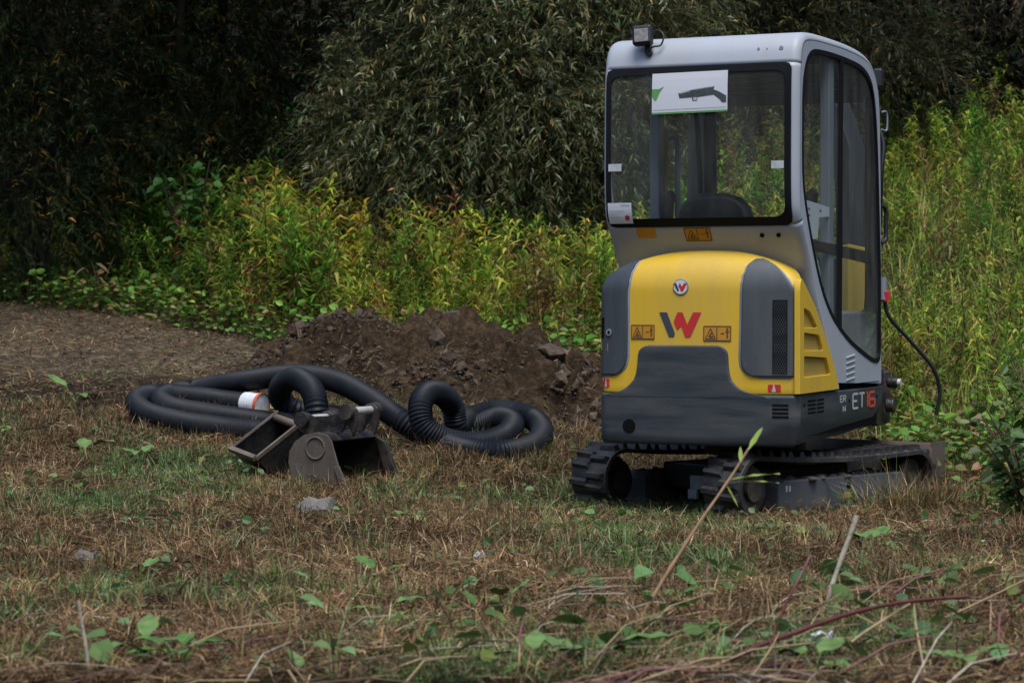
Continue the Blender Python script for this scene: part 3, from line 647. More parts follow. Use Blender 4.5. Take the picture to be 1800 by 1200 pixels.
# make the profile hit the window rows exactly
def snap(zv, rear):
    js = [i for i in range(ng) if (GS[i][0] < 0) == rear]
    j = min(js, key=lambda i: abs(GS[i][1] - zv) if (.65 < GS[i][1] < 2.25) else 9)
    t = GS[j].copy(); d = zv - t[1]; GS[j] = (t[0] + GT[j][0] / GT[j][1] * d, zv)
for zv in (RWZ0, RWZ1): snap(zv, True)
for zv in (FWZ0, FWZ1): snap(zv, False)
full = lambda: rim_l + list(np.linspace(-(CW - CR), CW - CR, 9))[1:-1] + rim_r
for i in range(ng - 1):
    rear = GS[i][0] < 0 and GS[i + 1][0] < 0 and GS[i][1] < 2.25
    front = GS[i][0] > .3
    za, zb = GS[i][1], GS[i + 1][1]; e = 1e-6
    if rear and min(za, zb) >= RWZ0 - e and max(za, zb) <= RWZ1 + e:
        la = [win_half(min(max(z, RWZ0), RWZ1), RWZ0, RWZ1, .03) for z in (za, zb)]
        seg = lambda c, lim: sorted(set([c] + [x for x in lim]))
        for sgn in (-1, 1):
            ea, eb = [(RWX0 + l) if sgn < 0 else (RWX1 - l) for l in la]
            if sgn < 0: quad_strip(i, list(np.linspace(-XE, ea, 8)), list(np.linspace(-XE, eb, 8)))
            else: quad_strip(i, list(np.linspace(ea, XE, 8)), list(np.linspace(eb, XE, 8)))
    elif front and min(za, zb) >= FWZ0 - e and max(za, zb) <= FWZ1 + e:
        la = [win_half(min(max(z, FWZ0), FWZ1), FWZ0, FWZ1, .05) for z in (za, zb)]
        quad_strip(i, list(np.linspace(-XE, -FWX + la[0], 8)), list(np.linspace(-XE, -FWX + la[1], 8)))
        quad_strip(i, list(np.linspace(FWX - la[0], XE, 8)), list(np.linspace(FWX - la[1], XE, 8)))
    else: quad_strip(i, full(), full())
cab = b.build('cab_shell', M['silver'], root)
bm = bmesh.new(); bm.from_mesh(cab.data); bmesh.ops.remove_doubles(bm, verts=bm.verts, dist=.0006); bmesh.ops.recalc_face_normals(bm, faces=bm.faces); bm.to_mesh(cab.data); bm.free()
cab.data.polygons.foreach_set("use_smooth", [True] * len(cab.data.polygons))
sm = cab.modifiers.new("wall", 'SOLIDIFY'); sm.thickness = .022; sm.offset = -1
inner = [(GS[i][0] - GN[i][0] * CR, GS[i][1] - GN[i][1] * CR) for i in range(ng)]
SWIN = [(-.575, 2.244), (-.354, 2.252), (-.125, 2.252), (.12, 2.245), (.27, 2.228), (.39, 2.185), (.46, 2.11), (.505, 1.98), (.535, 1.80), (.565, 1.5), (.588, 1.2), (.592, .90), (.592, .80), (.578, .735), (.53, .712), (.43, .718), (.315, .742), (.10, .795), (-.054, .842), (-.175, .890), (-.305, .950), (-.41, 1.02), (-.499, 1.10), (-.58, 1.20), (-.655, 1.31), (-.72, 1.42), (-.775, 1.53), (-.804, 1.65), (-.806, 1.85), (-.800, 2.02), (-.775, 2.12), (-.725, 2.19), (-.66, 2.228)]
SW = [tuple(p) for p in smooth_path(SWIN, .025, closed=True)]
def inset_loop(loop, d):
    n = len(loop); out = []
    A = np.array(loop); ar = .5 * np.sum(A[:, 0] * np.roll(A[:, 1], -1) - np.roll(A[:, 0], -1) * A[:, 1]); sg = 1 if ar > 0 else -1
    for i in range(n):
        t = A[(i + 1) % n] - A[i - 1]; t = t / np.linalg.norm(t); out.append(tuple(A[i] + sg * np.array([-t[1], t[0]]) * d))
    return out
for sg in (1, -1):
    sp2 = fill_mesh('cab_side', inner, [SW], sg * (CW - .022), sg * CW, M['silver'], root)
    seal = fill_mesh('window_seal', inset_loop(SW, -.003), [inset_loop(SW, .020)], sg * (CW - .014), sg * (CW + .003), M['black'], root)
    MB().poly([(sg * (CW - .008), p[0], p[1]) for p in inset_loop(SW, .012)]).build('side_glass', M['glass'], root)
    b = MB(); b.prism([(sg * (CW - .016), -.158, 2.245), (sg * (CW - .016), -.118, 2.245), (sg * (CW - .016), -.150, .875), (sg * (CW - .016), -.195, .895)], (sg * .021, 0, 0)); b.build('window_mullion', M['black'], root, bevel=.003)
    b = MB(); b.box((sg * .450, -.235, 1.5), (.05, .085, 1.55)); b.build('door_pillar', M['bridge'], root, bevel=.008)
    if sg < 0:
        b = MB(); b.box((sg * .449, -.165, 1.52), (.05, .045, .80)); b.build('reflective_strip', M['yellow_dull'], root, bevel=.004)
    b = MB()
    for k in range(5): b.box((sg * (CW + .002), .02, .752 - k * .0285), (.010, .15, .009), Matrix.Rotation(.08, 3, 'X'))
    b.build('air_louvre', M['silver'], sp2, bevel=.004)
    b = MB(); b.box((sg * (CW + .001), .21, .612), (.002, .70, .003)); b.build('door_joint', M['void'], sp2)
    b = MB(); b.prism([(sg * (CW - .040), -.64, 1.33), (sg * (CW - .040), .60, 1.285), (sg * (CW - .040), .60, 1.22), (sg * (CW - .040), -.60, 1.28)], (sg * .025, 0, 0)); b.build('window_guide_rail', M['black'], root, bevel=.006)
# rear glass with its black surround
def rear_y(z):
    zs = [(GS[i][1], GS[i][0]) for i in range(ng) if GS[i][0] < -.5 and GS[i][1] < 2.28]; zs.sort(); return float(np.interp(z, [q[0] for q in zs], [q[1] for q in zs]))
def Prear(x, z, off=0.0): return Vector((x, rear_y(z) - off, z))
def rrect(x0, x1, z0, z1, r, n=7):
    out = []
    for cx, cz, a0 in ((x1 - r, z1 - r, 0), (x0 + r, z1 - r, 90), (x0 + r, z0 + r, 180), (x1 - r, z0 + r, 270)):
        for a in np.linspace(a0, a0 + 90, n): out.append((cx + r * math.cos(math.radians(a)), cz + r * math.sin(math.radians(a))))
    return out
oo = rrect(RWX0 - .002, RWX1 + .002, RWZ0 - .002, RWZ1 + .002, .03); ii = rrect(RWX0 + .020, RWX1 - .030, RWZ0 + .038, RWZ1 - .034, .045)
# subdivide both loops together
def densify(lp_, n=160):
    A = np.array(lp_ + [lp_[0]]); L_ = np.r_[0, np.cumsum(np.linalg.norm(np.diff(A, axis=0), axis=1))]; q = np.linspace(0, L_[-1], n, endpoint=False)
    return [(float(np.interp(t, L_, A[:, 0])), float(np.interp(t, L_, A[:, 1]))) for t in q]
def match(outer, inner_):
    cx = (RWX0 + RWX1) / 2; cz = (RWZ0 + RWZ1) / 2; res = []
    I = densify(inner_, 600); angs = [math.atan2(p[1] - cz, p[0] - cx) for p in I]
    for p in outer:
        a = math.atan2(p[1] - cz, p[0] - cx); j = min(range(600), key=lambda k: abs(math.atan2(math.sin(angs[k] - a), math.cos(angs[k] - a)))); res.append(I[j])
    return res
OD = densify(oo, 120); ID = match(OD, ii)
b = MB(); n = len(OD)
vs = [Prear(*p, off=.004) for p in OD] + [Prear(*p, off=.004) for p in ID] + [Prear(*p, off=-.014) for p in OD] + [Prear(*p, off=-.014) for p in ID]
fs = []
for i in range(n):
    j = (i + 1) % n; fs += [(i, j, n + j, n + i), (2 * n + i, 2 * n + j, j, i), (n + i, n + j, 3 * n + j, 3 * n + i), (2 * n + i, 2 * n + j, 3 * n + j, 3 * n + i)]
b.raw(vs, fs); rs = b.build('window_surround', M['black'], root, smooth=30)
b = MB(); gz_ = np.linspace(RWZ0 + .012, RWZ1 - .012, 14); gxx = (RWX0 + .008, RWX1 - .010)
vs = [Prear(x, z, -.003) for z in gz_ for x in gxx]; b.raw(vs, [(2 * i, 2 * i + 1, 2 * i + 3, 2 * i + 2) for i in range(13)]); b.build('rear_glass', M['glass'], root, smooth=30)
def fy(z):
    zs = [(GS[i][1], GS[i][0]) for i in range(ng) if GS[i][0] > .3]; zs.sort(); return float(np.interp(z, [q[0] for q in zs], [q[1] for q in zs]))
b = MB(); gz_ = np.linspace(FWZ0 + .0, FWZ1 - .0, 14)
vs = [(x, fy(z) - .012, z) for z in gz_ for x in (-FWX - .01, FWX + .01)]; b.raw(vs, [(2 * i, 2 * i + 1, 2 * i + 3, 2 * i + 2) for i in range(13)]); b.build('front_glass', M['glass'], root, smooth=30)
# cab furniture
b = MB(); b.box((0, -.05, .66), (.95, 1.25, .04)); b.build('cab_floor', M['blackpl'], root)
b = MB(); b.box((0, -.45, 1.10), (.90, .26, .20)); b.box((0, -.56, 1.30), (.90, .30, .03)); b.build('rear_shelf', M['charcoal'], root, bevel=.02)
b = MB(); bk = [(-.19, 1.0), (-.2, 1.30), (-.195, 1.47), (-.17, 1.535), (-.11, 1.565), (.05, 1.568), (.12, 1.545), (.165, 1.50), (.19, 1.40), (.19, 1.0)]
b.prism([(-.06 + p[0], -.47, p[1]) for p in bk], (0, .11, 0)); b.box((-.06, -.18, 1.02), (.42, .46, .12)); b.build('seat', M['seat'], root, bevel=.03, seg=4)
b = MB(); b.box((.33, -.15, 1.1), (.16, .6, .30)); b.box((-.36, -.15, 1.08), (.14, .5, .28)); b.build('arm_console', M['blackpl'], root, bevel=.02)
def stick(x, y):
    b = MB(); b.tube([(x, y, 1.2), (x + .005, y, 1.38), (x, y - .01, 1.46)], [.022, .02, .028], 10); b.tube([(x, y - .01, 1.45), (x + .008, y - .015, 1.52), (x + .02, y - .02, 1.575), (x + .02, y - .02, 1.595)], [.03, .028, .032, .012], 12); return b.build('joystick', M['blackpl'], root, smooth=50)
stick(-.395, -.22); stick(.33, -.12)
b = MB(); b.tube(smooth_path([(-.43, -.12, 1.86), (-.40, -.13, 1.88), (-.37, -.15, 1.84), (-.365, -.16, 1.76), (-.365, -.16, 1.45)], .02), .014, 10); b.build('grab_bar', M['bridge'], root, smooth=60)
b = MB()
for k in range(4): b.box((.0, .40 + .02 * k, 2.215 - .028 * k), (.86, .03, .022))
b.box((0, .43, 2.10), (.90, .03, .06)); b.build('front_blind', M['blackpl'], root, bevel=.004)
b = MB(); b.box((-.455, .585, 1.55), (.075, .03, 1.15)); b.box((.455, .585, 1.55), (.075, .03, 1.15)); b.build('pillar_lining', M['blackpl'], root, bevel=.008)
b = MB(); b.box((0, -.1, 2.285), (.88, .95, .02)); b.build('roof_lining', M['blackpl'], root)
b = MB(); b.tube(smooth_path([(-.46, -.55, 2.0), (-.455, -.60, 1.97), (-.455, -.62, 1.90), (-.458, -.58, 1.86)], .02), .014, 8); b.build('coat_hook', M['blackpl'], root)
# window papers
def rear_sheet(name, x0, x1, z0, z1, off, mats, tilt=0.0, extra=None):
    b = MB(); q = lambda u, v, o=0: Prear(x0 + (x1 - x0) * u, z0 + (z1 - z0) * v + tilt * u, off + o)
    for k in range(6): b.poly([q(0, k / 6), q(1, k / 6), q(1, (k + 1) / 6), q(0, (k + 1) / 6)], 0)
    for pts, mi in (extra or []): b.poly([q(u, v, .0012) for u, v in pts], mi)
    return b.build(name, mats, root)
rear_sheet('picture_notice', -.237, .148, 1.932, 2.130, .0045, [M['paper'], M['green_print'], M['gun'], M['lgrey']], .004, [
    ([(0, 0), (1, 0), (1, .045), (0, .045)], 1), ([(0.0, .62), (.10, .62), (.16, .68), (.10, .52), (.06, .34), (.035, .34), (.0, .45)], 1),
    ([(.35, .50), (.37, .37), (.53, .38), (.545, .29), (.60, .29), (.61, .38), (.82, .42), (.90, .30), (.93, .22), (.985, .22), (.985, .38), (.88, .50), (.82, .54), (.83, .62), (.58, .58), (.50, .55)], 2),
    ([(.355, .505), (.50, .555), (.58, .585), (.825, .622), (.82, .60), (.58, .555), (.37, .478)], 3), ([(.545, .38), (.56, .30), (.595, .30), (.60, .38)], 3), ([(.02, .10), (.98, .10), (.98, .115), (.02, .115)], 3)])
rear_sheet('inspection_label', -.468, -.345, 1.408, 1.508, .0045, [M['paper'], M['red'], M['lgrey']], 0, [
    ([(.79 + .10 * math.cos(a), .27 + .13 * math.sin(a)) for a in np.linspace(0, 2 * PI, 16, endpoint=False)], 1),
    ([(.55, .86), (.92, .86), (.92, .92), (.55, .92)], 2), ([(.05, .58), (.70, .58), (.70, .61), (.05, .61)], 2), ([(.05, .44), (.40, .44), (.40, .47), (.05, .47)], 2), ([(.05, .30), (.45, .30), (.45, .33), (.05, .33)], 2)])
rear_sheet('window_clip', -.462, -.394, 1.662, 1.698, .0045, [M['lgrey']]); rear_sheet('window_clip', .368, .430, 1.657, 1.694, .0045, [M['lgrey']])
warn_sticker(Prear, -.339, -.243, 1.340, 1.386, .003, root, ink=False).name = 'warning_sticker'
warn_sticker(Prear, -.095, .040, 1.320, 1.384, .003, root)
for x in (.296, .378):
    c = Prear(x, 1.345, .001); b = MB(); b.cyl(c, c + Vector((0, -.005, -.002)), .011, 14); b.build('plug', M['void'], root)
for x, z, r_ in ((.293, 2.231, .006), (.335, 2.231, .003), (.406, 2.23, .010)):
    c = Prear(x, z, .001); b = MB(); b.cyl(c + Vector((0, .004, 0)), c + Vector((0, -.004, .001)), r_, 12); b.build('plug', M['ringgrey'], root)
b = MB(); xw = CW - .024
b.poly([(xw, -.665, 1.515), (xw, -.20, 1.492), (xw, -.20, 1.452), (xw, -.45, 1.44), (xw, -.47, 1.335), (xw, -.645, 1.325)], 0)
for (y0, z0) in ((-.63, 1.47), (-.63, 1.44), (-.44, 1.468)): b.poly([(xw + .001, y0, z0), (xw + .001, y0 + .03, z0 - .002), (xw + .001, y0 + .03, z0 + .008), (xw + .001, y0, z0 + .010)], 1)
b.build('paper_notice', [M['paper'], M['gun']], root)
# work lamp with cable
wl_ = empty('work_lamp'); wl_.parent = root
lc = Vector((-.288, -.865, 2.318)); Rm = Matrix.Rotation(.10, 3, 'Z') @ Matrix.Rotation(-.12, 3, 'X') @ Matrix.Rotation(-.06, 3, 'Y')
b = MB(); b.box(lc, (.098, .055, .098), Rm); b.build('lamp_housing', M['blackpl'], wl_, bevel=.014, seg=3)
b = MB(); b.box(lc + Rm @ Vector((0, -.030, -.004)), (.070, .006, .066), Rm); b.build('lamp_lens', M['lens'], wl_, bevel=.004)
b = MB()
for k in range(4): b.box(lc + Rm @ Vector((-.03 + .02 * k, .035, 0)), (.006, .025, .085), Rm)
b.build('cooling_fin', M['blackpl'], wl_)
b = MB(); b.box((-.268, -.845, 2.255), (.03, .02, .04)); b.cyl((-.262, -.86, 2.235), (-.262, -.835, 2.235), .018, 12); b.build('lamp_bracket', M['blackpl'], wl_, bevel=.003)
b = MB(); b.tube(smooth_path([(-.262, -.83, 2.33), (-.22, -.83, 2.345), (-.19, -.84, 2.315), (-.20, -.85, 2.27), (-.235, -.86, 2.262), (-.262, -.86, 2.245)], .01), .0045, 8); b.build('lamp_cable', M['blackpl'], wl_, smooth=60)
# right-front fittings: mirror, bracket, handle, hose coupling, cable
b = MB(); b.box((.485, .60, 2.21), (.05, .05, .10)); b.build('front_lamp', M['blackpl'], root, bevel=.012)
b = MB(); b.tube(smooth_path([(.50, .61, 2.03), (.515, .655, 2.03), (.515, .655, 1.94), (.50, .61, 1.94)], .01), .005, 8); b.build('door_hinge', M['bridge'], root)
b = MB(); b.tube(smooth_path([(.485, .65, 1.54), (.50, .69, 1.52), (.50, .695, 1.44), (.50, .69, 1.36), (.485, .65, 1.34)], .02), .012, 8); b.build('hand_rail', M['blackpl'], root, smooth=60)
b = MB(); b.tube([(.485, .68, 1.16), (.485, .68, 1.04)], .022, 12); b.build('pipe_fitting', M['bridge'], root, smooth=40)
b = MB(); b.tube([(.49, .69, 1.085), (.495, .70, 1.035)], .030, 12); b.build('coupling', M['red'], root, smooth=40)
b = MB(); b.tube(smooth_path([(.49, .70, 1.05), (.51, .72, .95), (.60, .82, .82), (.70, .90, .68), (.73, .94, .55), (.71, .94, .42)], .02), .011, 10); b.build('cable', M['blackpl'], root, smooth=60)
b = MB(); b.box((.30, .74, .52), (.34, .20, .30)); b.cyl((.44, .80, .38), (.44, .80, .66), .055, 16); b.cyl((.50, .72, .60), (.56, .72, .60), .03, 12); b.cyl((.50, .70, .48), (.55, .70, .48), .04, 12); b.build('swing_bracket', M['steel_dirty'], root, bevel=.01)
b = MB(); b.cyl((.555, .72, .60), (.575, .72, .60), .022, 12); b.build('pin_head', M['chrome'], root, smooth=40)
# boom folded up in front of the cab, swung to the left
def beam(pts, hw, hh):
    Pp = [Vector(p) for p in pts]; b = MB(); rings = []
    for i in range(len(Pp)):
        t = (Pp[min(i + 1, len(Pp) - 1)] - Pp[max(i - 1, 0)]).normalized(); sd_ = Vector((.5, .86, 0)); sd_ = (sd_ - t * sd_.dot(t)).normalized(); up = t.cross(sd_)
        rings += [Pp[i] + sd_ * hw[i] * a + up * hh[i] * c for a, c in ((-1, -1), (1, -1), (1, 1), (-1, 1))]
    k = len(Pp); fs = [(i * 4 + j, i * 4 + (j + 1) % 4, i * 4 + 4 + (j + 1) % 4, i * 4 + 4 + j) for i in range(k - 1) for j in range(4)] + [(3, 2, 1, 0), tuple(range(4 * k - 4, 4 * k))]
    b.raw(rings, fs); return b
boom = beam([(.25, .86, .62), (.24, .92, 1.0), (.22, 1.0, 1.4), (.19, 1.08, 1.85), (.05, 1.18, 2.2), (-.45, 1.36, 2.33), (-.84, 1.5, 2.28)], [.06] * 7, [.042, .046, .052, .07, .08, .07, .06]).build('boom', M['blackpl'], root, bevel=.01)
beam([(.25, .852, .62), (.242, .914, 1.0), (.225, .982, 1.33)], [.064] * 3, [.045, .05, .055]).build('boom_base', M['yellow'], boom, bevel=.01)
beam([(-.80, 1.48, 2.24), (-.80, 1.46, 2.0), (-.80, 1.42, 1.6), (-.80, 1.38, 1.05), (-.80, 1.36, .8)], [.05] * 5, [.06, .07, .07, .06, .05]).build('dipper_arm', M['blackpl'], root, bevel=.008)
b = MB(); b.cyl((.34, .96, .75), (.28, 1.06, 1.3), .045, 14); b.cyl((.28, 1.06, 1.3), (.16, 1.12, 1.72), .022, 12); b.build('boom_cylinder', M['blackpl'], boom, smooth=40)
b = MB()
for k in range(3): b.tube(smooth_path([(.34 + .02 * k, .78, .7), (.38 + .02 * k, .80, 1.2), (.40 + .02 * k, .82, 1.6 + .05 * k), (.36 + .02 * k, .95, 1.95), (.15, 1.08, 2.2 + .02 * k), (-.4, 1.25, 2.3)], .04), .013, 8)
b.build('hydraulic_hose', M['black'], boom, smooth=60)
b = MB()
for k in range(3): b.tube(smooth_path([(-.76 + .035 * k, 1.34, 2.2), (-.74 + .035 * k, 1.30, 1.8), (-.72 + .02 * k, 1.31, 1.4), (-.74, 1.33, 1.1)], .04), .014, 8)
b.build('hydraulic_hose', M['blackpl'], boom, smooth=60)

# a bag lying inside the cab behind the side glass
bag = MB()
for c, r, s_ in (((0, 0, .10), (.05, .13, .11), 1), ((0, -.06, .28), (.05, .10, .10), 2), ((.0, -.11, .42), (.045, .08, .08), 3)): bag.raw(*blob(c, r, s_))
pb = Matrix.Rotation(HY, 4, 'Z') @ Vector((.42, -.38, 0)); bo = bag.build('plastic_bag', M['greenbag'], smooth=60)
bo.location = (1.25 + pb.x, 12.28 + pb.y, .90); bo.rotation_euler.z = HY; tag(bo, 'crumpled green and white bag behind the lower side window of the cab', 'bag')

# ------------------------------------------------------------------ corrugated hoses
def hose(name, pts, r, label):
    C = smooth_path(pts, .0088); b = MB()
    R = [r * (1.0 if i % 2 == 0 else .90) for i in range(len(C))]
    b.tube(C, R, 20); o = b.build(name, M['hose'], smooth=28); tag(o, label, 'hose'); return o, C
HR = .070
def G(px, py, h=HR): p = atg(px, py, h); return p
A_pts = [G(436, 709), G(400, 705), G(340, 697), G(285, 692), G(250, 697), G(240, 710), G(262, 727), G(320, 742), G(390, 752), G(450, 758), G(505, 764), at(552, 756, 13.55), at(556, 715, 13.5), at(546, 682, 13.65), at(520, 665, 13.9), at(496, 676, 14.15), at(494, 702, 14.3), at(520, 722, 14.3), G(570, 730), G(610, 735)]
ha, CA = hose('drainage_hose', A_pts, HR, 'black corrugated hose with taped white end, looping on the left')
d0 = Vector(CA[0]) - Vector(CA[6]); d0.normalize(); c0 = Vector(CA[0])
b = MB(); b.tube([c0 - d0 * .02, c0 + d0 * .01, c0 + d0 * .05, c0 + d0 * .09, c0 + d0 * .112], [HR * 1.02, HR * 1.06, HR * 1.0, HR * 1.05, HR * 1.0], 18); cp = b.build('taped_end', M['tape'], ha, smooth=50)
b = MB(); b.tube([c0 + d0 * .098, c0 + d0 * .120], [HR * 1.08, HR * 1.06], 18, cap=False); b.build('red_rim', M['redring'], cp, smooth=40)
B_pts = [G(520, 748), G(430, 737), G(350, 725), G(300, 715), G(283, 703), G(300, 692), G(345, 684), at(420, 671, 15.1), at(490, 661, 14.85), at(550, 661, 14.6), at(600, 673, 14.4), at(650, 700, 14.1), at(700, 735, 13.8), G(745, 765), G(800, 786), G(870, 795), G(930, 787), at(953, 763, 13.75), at(940, 738, 14.0), at(900, 725, 14.1), at(860, 724, 14.15), at(825, 736, 14.1), at(804, 748, 13.95), at(795, 712, 13.9), at(775, 692, 13.75), at(752, 691, 13.6), at(739, 712, 13.45), at(746, 748, 13.4), at(785, 773, 13.42), at(840, 779, 13.5), at(886, 766, 13.65), at(901, 745, 13.85), at(880, 734, 14.0), G(842, 748)]
hb, CB = hose('drainage_hose', B_pts, HR, 'long black corrugated hose running to the coil in front of the dirt mound')

# ------------------------------------------------------------------ two digging buckets on the grass
def bucket(name, O, e, w, n, prof, width, label, mouth, mats=('mud', 'steel_dirty', 'steel_dirty')):
    """profile points in the (e, n) plane; mouth = index pair of the open side; w = width direction"""
    O, e, w, n = Vector(O), Vector(e), Vector(w), Vector(n)
    rt = empty(name, O); tag(rt, label, 'bucket')
    Q = lambda p, k=0.: e * p[0] + n * p[1] + w * k
    t = .012
    for k, mt in ((0, M[mats[0]]), (width - t, M[mats[1]])):
        b = MB(); b.prism([Q(p, k) for p in prof], w * t); b.build('side_plate', mt, rt, bevel=.003)
    back = prof[mouth[1]:] + prof[:mouth[0] + 1]
    c = Vector((sum(p[0] for p in prof) / len(prof), sum(p[1] for p in prof) / len(prof)))
    inn = [tuple(Vector(p) + (c - Vector(p)).normalized() * .012) for p in back]
    b = MB(); k = len(back)
    vs = [Q(p, t) for p in back] + [Q(p, width - t) for p in back] + [Q(p, t) for p in inn] + [Q(p, width - t) for p in inn]
    fs = []
    for i in range(k - 1): fs += [(i, i + 1, k + i + 1, k + i), (2 * k + i, 3 * k + i, 3 * k + i + 1, 2 * k + i + 1)]
    fs += [(0, k, 3 * k, 2 * k), (k - 1, 3 * k - 1, 4 * k - 1, 2 * k - 1)]
    b.raw(vs, fs); b.build('back_shell', M[mats[2]], rt, smooth=50)
    return rt, Q
prof2 = [(.335, -.03), (.345, .0), (.262, .245), (.235, .275), (.18, .285), (.10, .270), (.045, .235), (.012, .185), (.005, .13), (.02, .07), (.05, .02), (.09, -.03)]
pO = atg(505, 856); pO.y = 12.25; pO.x = (505 - 900) / FPX * 12.25; pO.z = gz(pO.x, 12.25) - .005
w2 = Vector((.46, .888, .0)).normalized(); e2 = Vector((.888, -.46, 0)); n2 = Vector((0, 0, 1))
bk2, Q2 = bucket('digging_bucket', pO, e2, w2, n2, prof2, .46, 'rusty digging bucket with two bright pins, standing right of the smaller bucket', (1, 2))
def disc_plate(name, Q, pts, k0, k1, mat, parent, bevel=.003):
    b = MB(); b.prism([Q(p, k0) for p in pts], Q((0, 0), k1 - k0)); return b.build(name, mat, parent, bevel=bevel)
ear = [(.03, .27), (.0, .31), (-.005, .345), (.015, .375), (.05, .38), (.09, .36), (.18, .365), (.25, .385), (.285, .42), (.325, .425), (.35, .40), (.355, .36), (.345, .30), (.33, .26), (.315, .30), (.29, .33), (.26, .28), (.15, .27)]
for k in (.10, .31): disc_plate('ear_plate', Q2, ear, k, k + .022, M['steel_dirty'], bk2)
for p, mt in (((.04, .345), M['chrome']), ((.31, .39), M['chrome'])):
    b = MB(); b.cyl(Q2(p, .06), Q2(p, .365), .021, 16); pn = b.build('pin', mt, bk2, smooth=40)
    for k in (.058, .335): 
        b = MB(); b.cyl(Q2(p, k), Q2(p, k + .034), .040, 18); b.build('pin_boss', M['steel_dirty'], pn, smooth=40)
b = MB(); b.tube([Q2((.17 + .055 * math.cos(a), .205 + .055 * math.sin(a)), -.001) for a in np.linspace(0, 2 * PI, 28, endpoint=False)], .006, 8, closed=True); b.build('weld_ring', M['mud'], bk2, smooth=60)
disc_plate('side_cutter', Q2, [(.29, .115), (.315, .12), (.40, -.04), (.35, -.05)], -.02, -.001, M['mud'], bk2)
b = MB(); b.prism([Q2(p, 0) for p in [(.31, -.03), (.345, -.01), (.36, -.04), (.32, -.05)]], w2 * .46); b.build('cutting_edge', M['steel_dirty'], bk2)
disc_plate('far_flank', Q2, [(.27, .25), (.33, .22), (.43, -.01), (.36, -.03)], .42, .45, M['steel_dirty'], bk2)
# smaller bucket, mouth turned to the camera
a1 = at(404, 788, 12.50); b1 = at(488, 722, 12.66); c1 = at(512, 772, 12.36)
e1 = (b1 - a1); len1 = e1.length; e1.normalize(); w1 = (c1 - b1); w1 = (w1 - e1 * w1.dot(e1)); wid1 = .235; w1.normalize(); n1_ = e1.cross(w1); 
if n1_.y < 0: n1_ = -n1_
prof1 = [(0, 0), (len1, 0), (len1 - .01, .09), (len1 - .05, .17), (len1 - .12, .21), (.10, .19), (.03, .11)]
bk1, Q1 = bucket('digging_bucket', a1, e1, w1, n1_, prof1, wid1, 'small narrow bucket lying open towards the camera beside the hose', (0, 1), ('dark_steel', 'dark_steel', 'dark_steel'))
b = MB(); b.cyl(Q1((len1 - .03, .02), -.015), Q1((len1 - .03, .02), wid1 + .015), .021, 14); b.build('pin', M['rustpin'], bk1, smooth=40)
b = MB(); b.prism([Q1((-.012, -.012), 0), Q1((.012, -.014), 0), Q1((.012, .012), 0), Q1((-.012, .012), 0)], w1 * wid1); b.build('cutting_edge', M['rustpin'], bk1)
for k in (0.0, wid1 - .006):
    b = MB(); b.prism([Q1((0, -.004), k - .004), Q1((len1, -.004), k - .004), Q1((len1, .016), k - .004), Q1((0, .016), k - .004)], w1 * .014); b.build('rim_strip', M['rustpin'], bk1)
b = MB(); b.box(Q1((.14, .16), .11), (.05, .02, .03), Matrix.Rotation(.6, 3, 'Y')); b.build('bright_piece', M['chrome'], bk1)  # small pale block set inside the bucket
for p_ in (bk1,):
    pass

# ------------------------------------------------------------------ dirt mound with clods
def mound_h(x, y):
    def hump(cx, cy, rx, ry, h): return h * np.exp(-(((x - cx) / rx) ** 2 + ((y - cy) / ry) ** 2) ** 1.15)
    hs = [hump(-1.14, 16.5, .56, .7, .44), hump(-.46, 16.5, .46, .7, .42), hump(-.05, 16.0, .5, .6, .33), hump(.28, 15.5, .46, .62, .36), hump(-.6, 15.7, .6, .5, .22)]
    return sum(h_ ** 3 for h_ in hs) ** (1 / 3.)
mxs = np.arange(-2.1, 1.0, .03); mys = np.arange(13.9, 18.0, .03); MX, MY = np.meshgrid(mxs, mys)
hm = mound_h(MX, MY)
hz = hm * (1 + .35 * (fbm(MX, MY, .3, 21) - .5)) + np.clip(hm * 5, 0, 1) * (.30 * (fbm(MX, MY, .26, 31) - .5) + .24 * (fbm(MX, MY, .13, 41, 2) - .5) + .10 * (vnoise(MX, MY, .045, 43) - .5))
MZ = gh(MX, MY) - .03 + hz
mi_ = np.arange(MX.size).reshape(MX.shape); mf = np.stack([mi_[:-1, :-1], mi_[:-1, 1:], mi_[1:, 1:], mi_[1:, :-1]], -1).reshape(-1, 4)
keep = (hm.ravel()[mf].max(1) > .02); mf = mf[keep]; used, inv = np.unique(mf, return_inverse=True)
mnd = np_mesh('dirt_mound', np.stack([MX, MY, MZ], -1).reshape(-1, 3)[used], inv.reshape(mf.shape), M['heap'])
tag(mnd, 'long heap of dug brown soil behind the hoses', 'dirt mound')
def rock_mesh(seed, n=9):
    r_ = random.Random(seed); bm = bmesh.new()
    for _ in range(16):
        v = Vector((r_.gauss(0, 1), r_.gauss(0, 1), r_.gauss(0, 1))).normalized() * r_.uniform(.75, 1.1); bm.verts.new((v.x, v.y, v.z * .75))
    h = bmesh.ops.convex_hull(bm, input=bm.verts); bmesh.ops.delete(bm, geom=[g for g in h['geom_interior'] if isinstance(g, bmesh.types.BMVert)], context='VERTS')
    bm.verts.index_update(); out = ([tuple(v.co) for v in bm.verts], [tuple(v.index for v in f.verts) for f in bm.faces]); bm.free(); return out
clods = []
for s_ in range(5):
    b = MB(); b.raw(*rock_mesh(s_ + 11, 7)); clods.append(b)
M['lump'] = paint('pale_clod', (.12, .088, .056), .9, var=.45, scale=3, bump=.5, bscale=9); M['clod'] = paint('clod_soil', (.068, .046, .029), .9, var=.5, scale=3, bump=.5, bscale=9)
def mz(x, y): return float(gh(x, y)) - .03 + float(mound_h(np.array(x), np.array(y)))
first = []
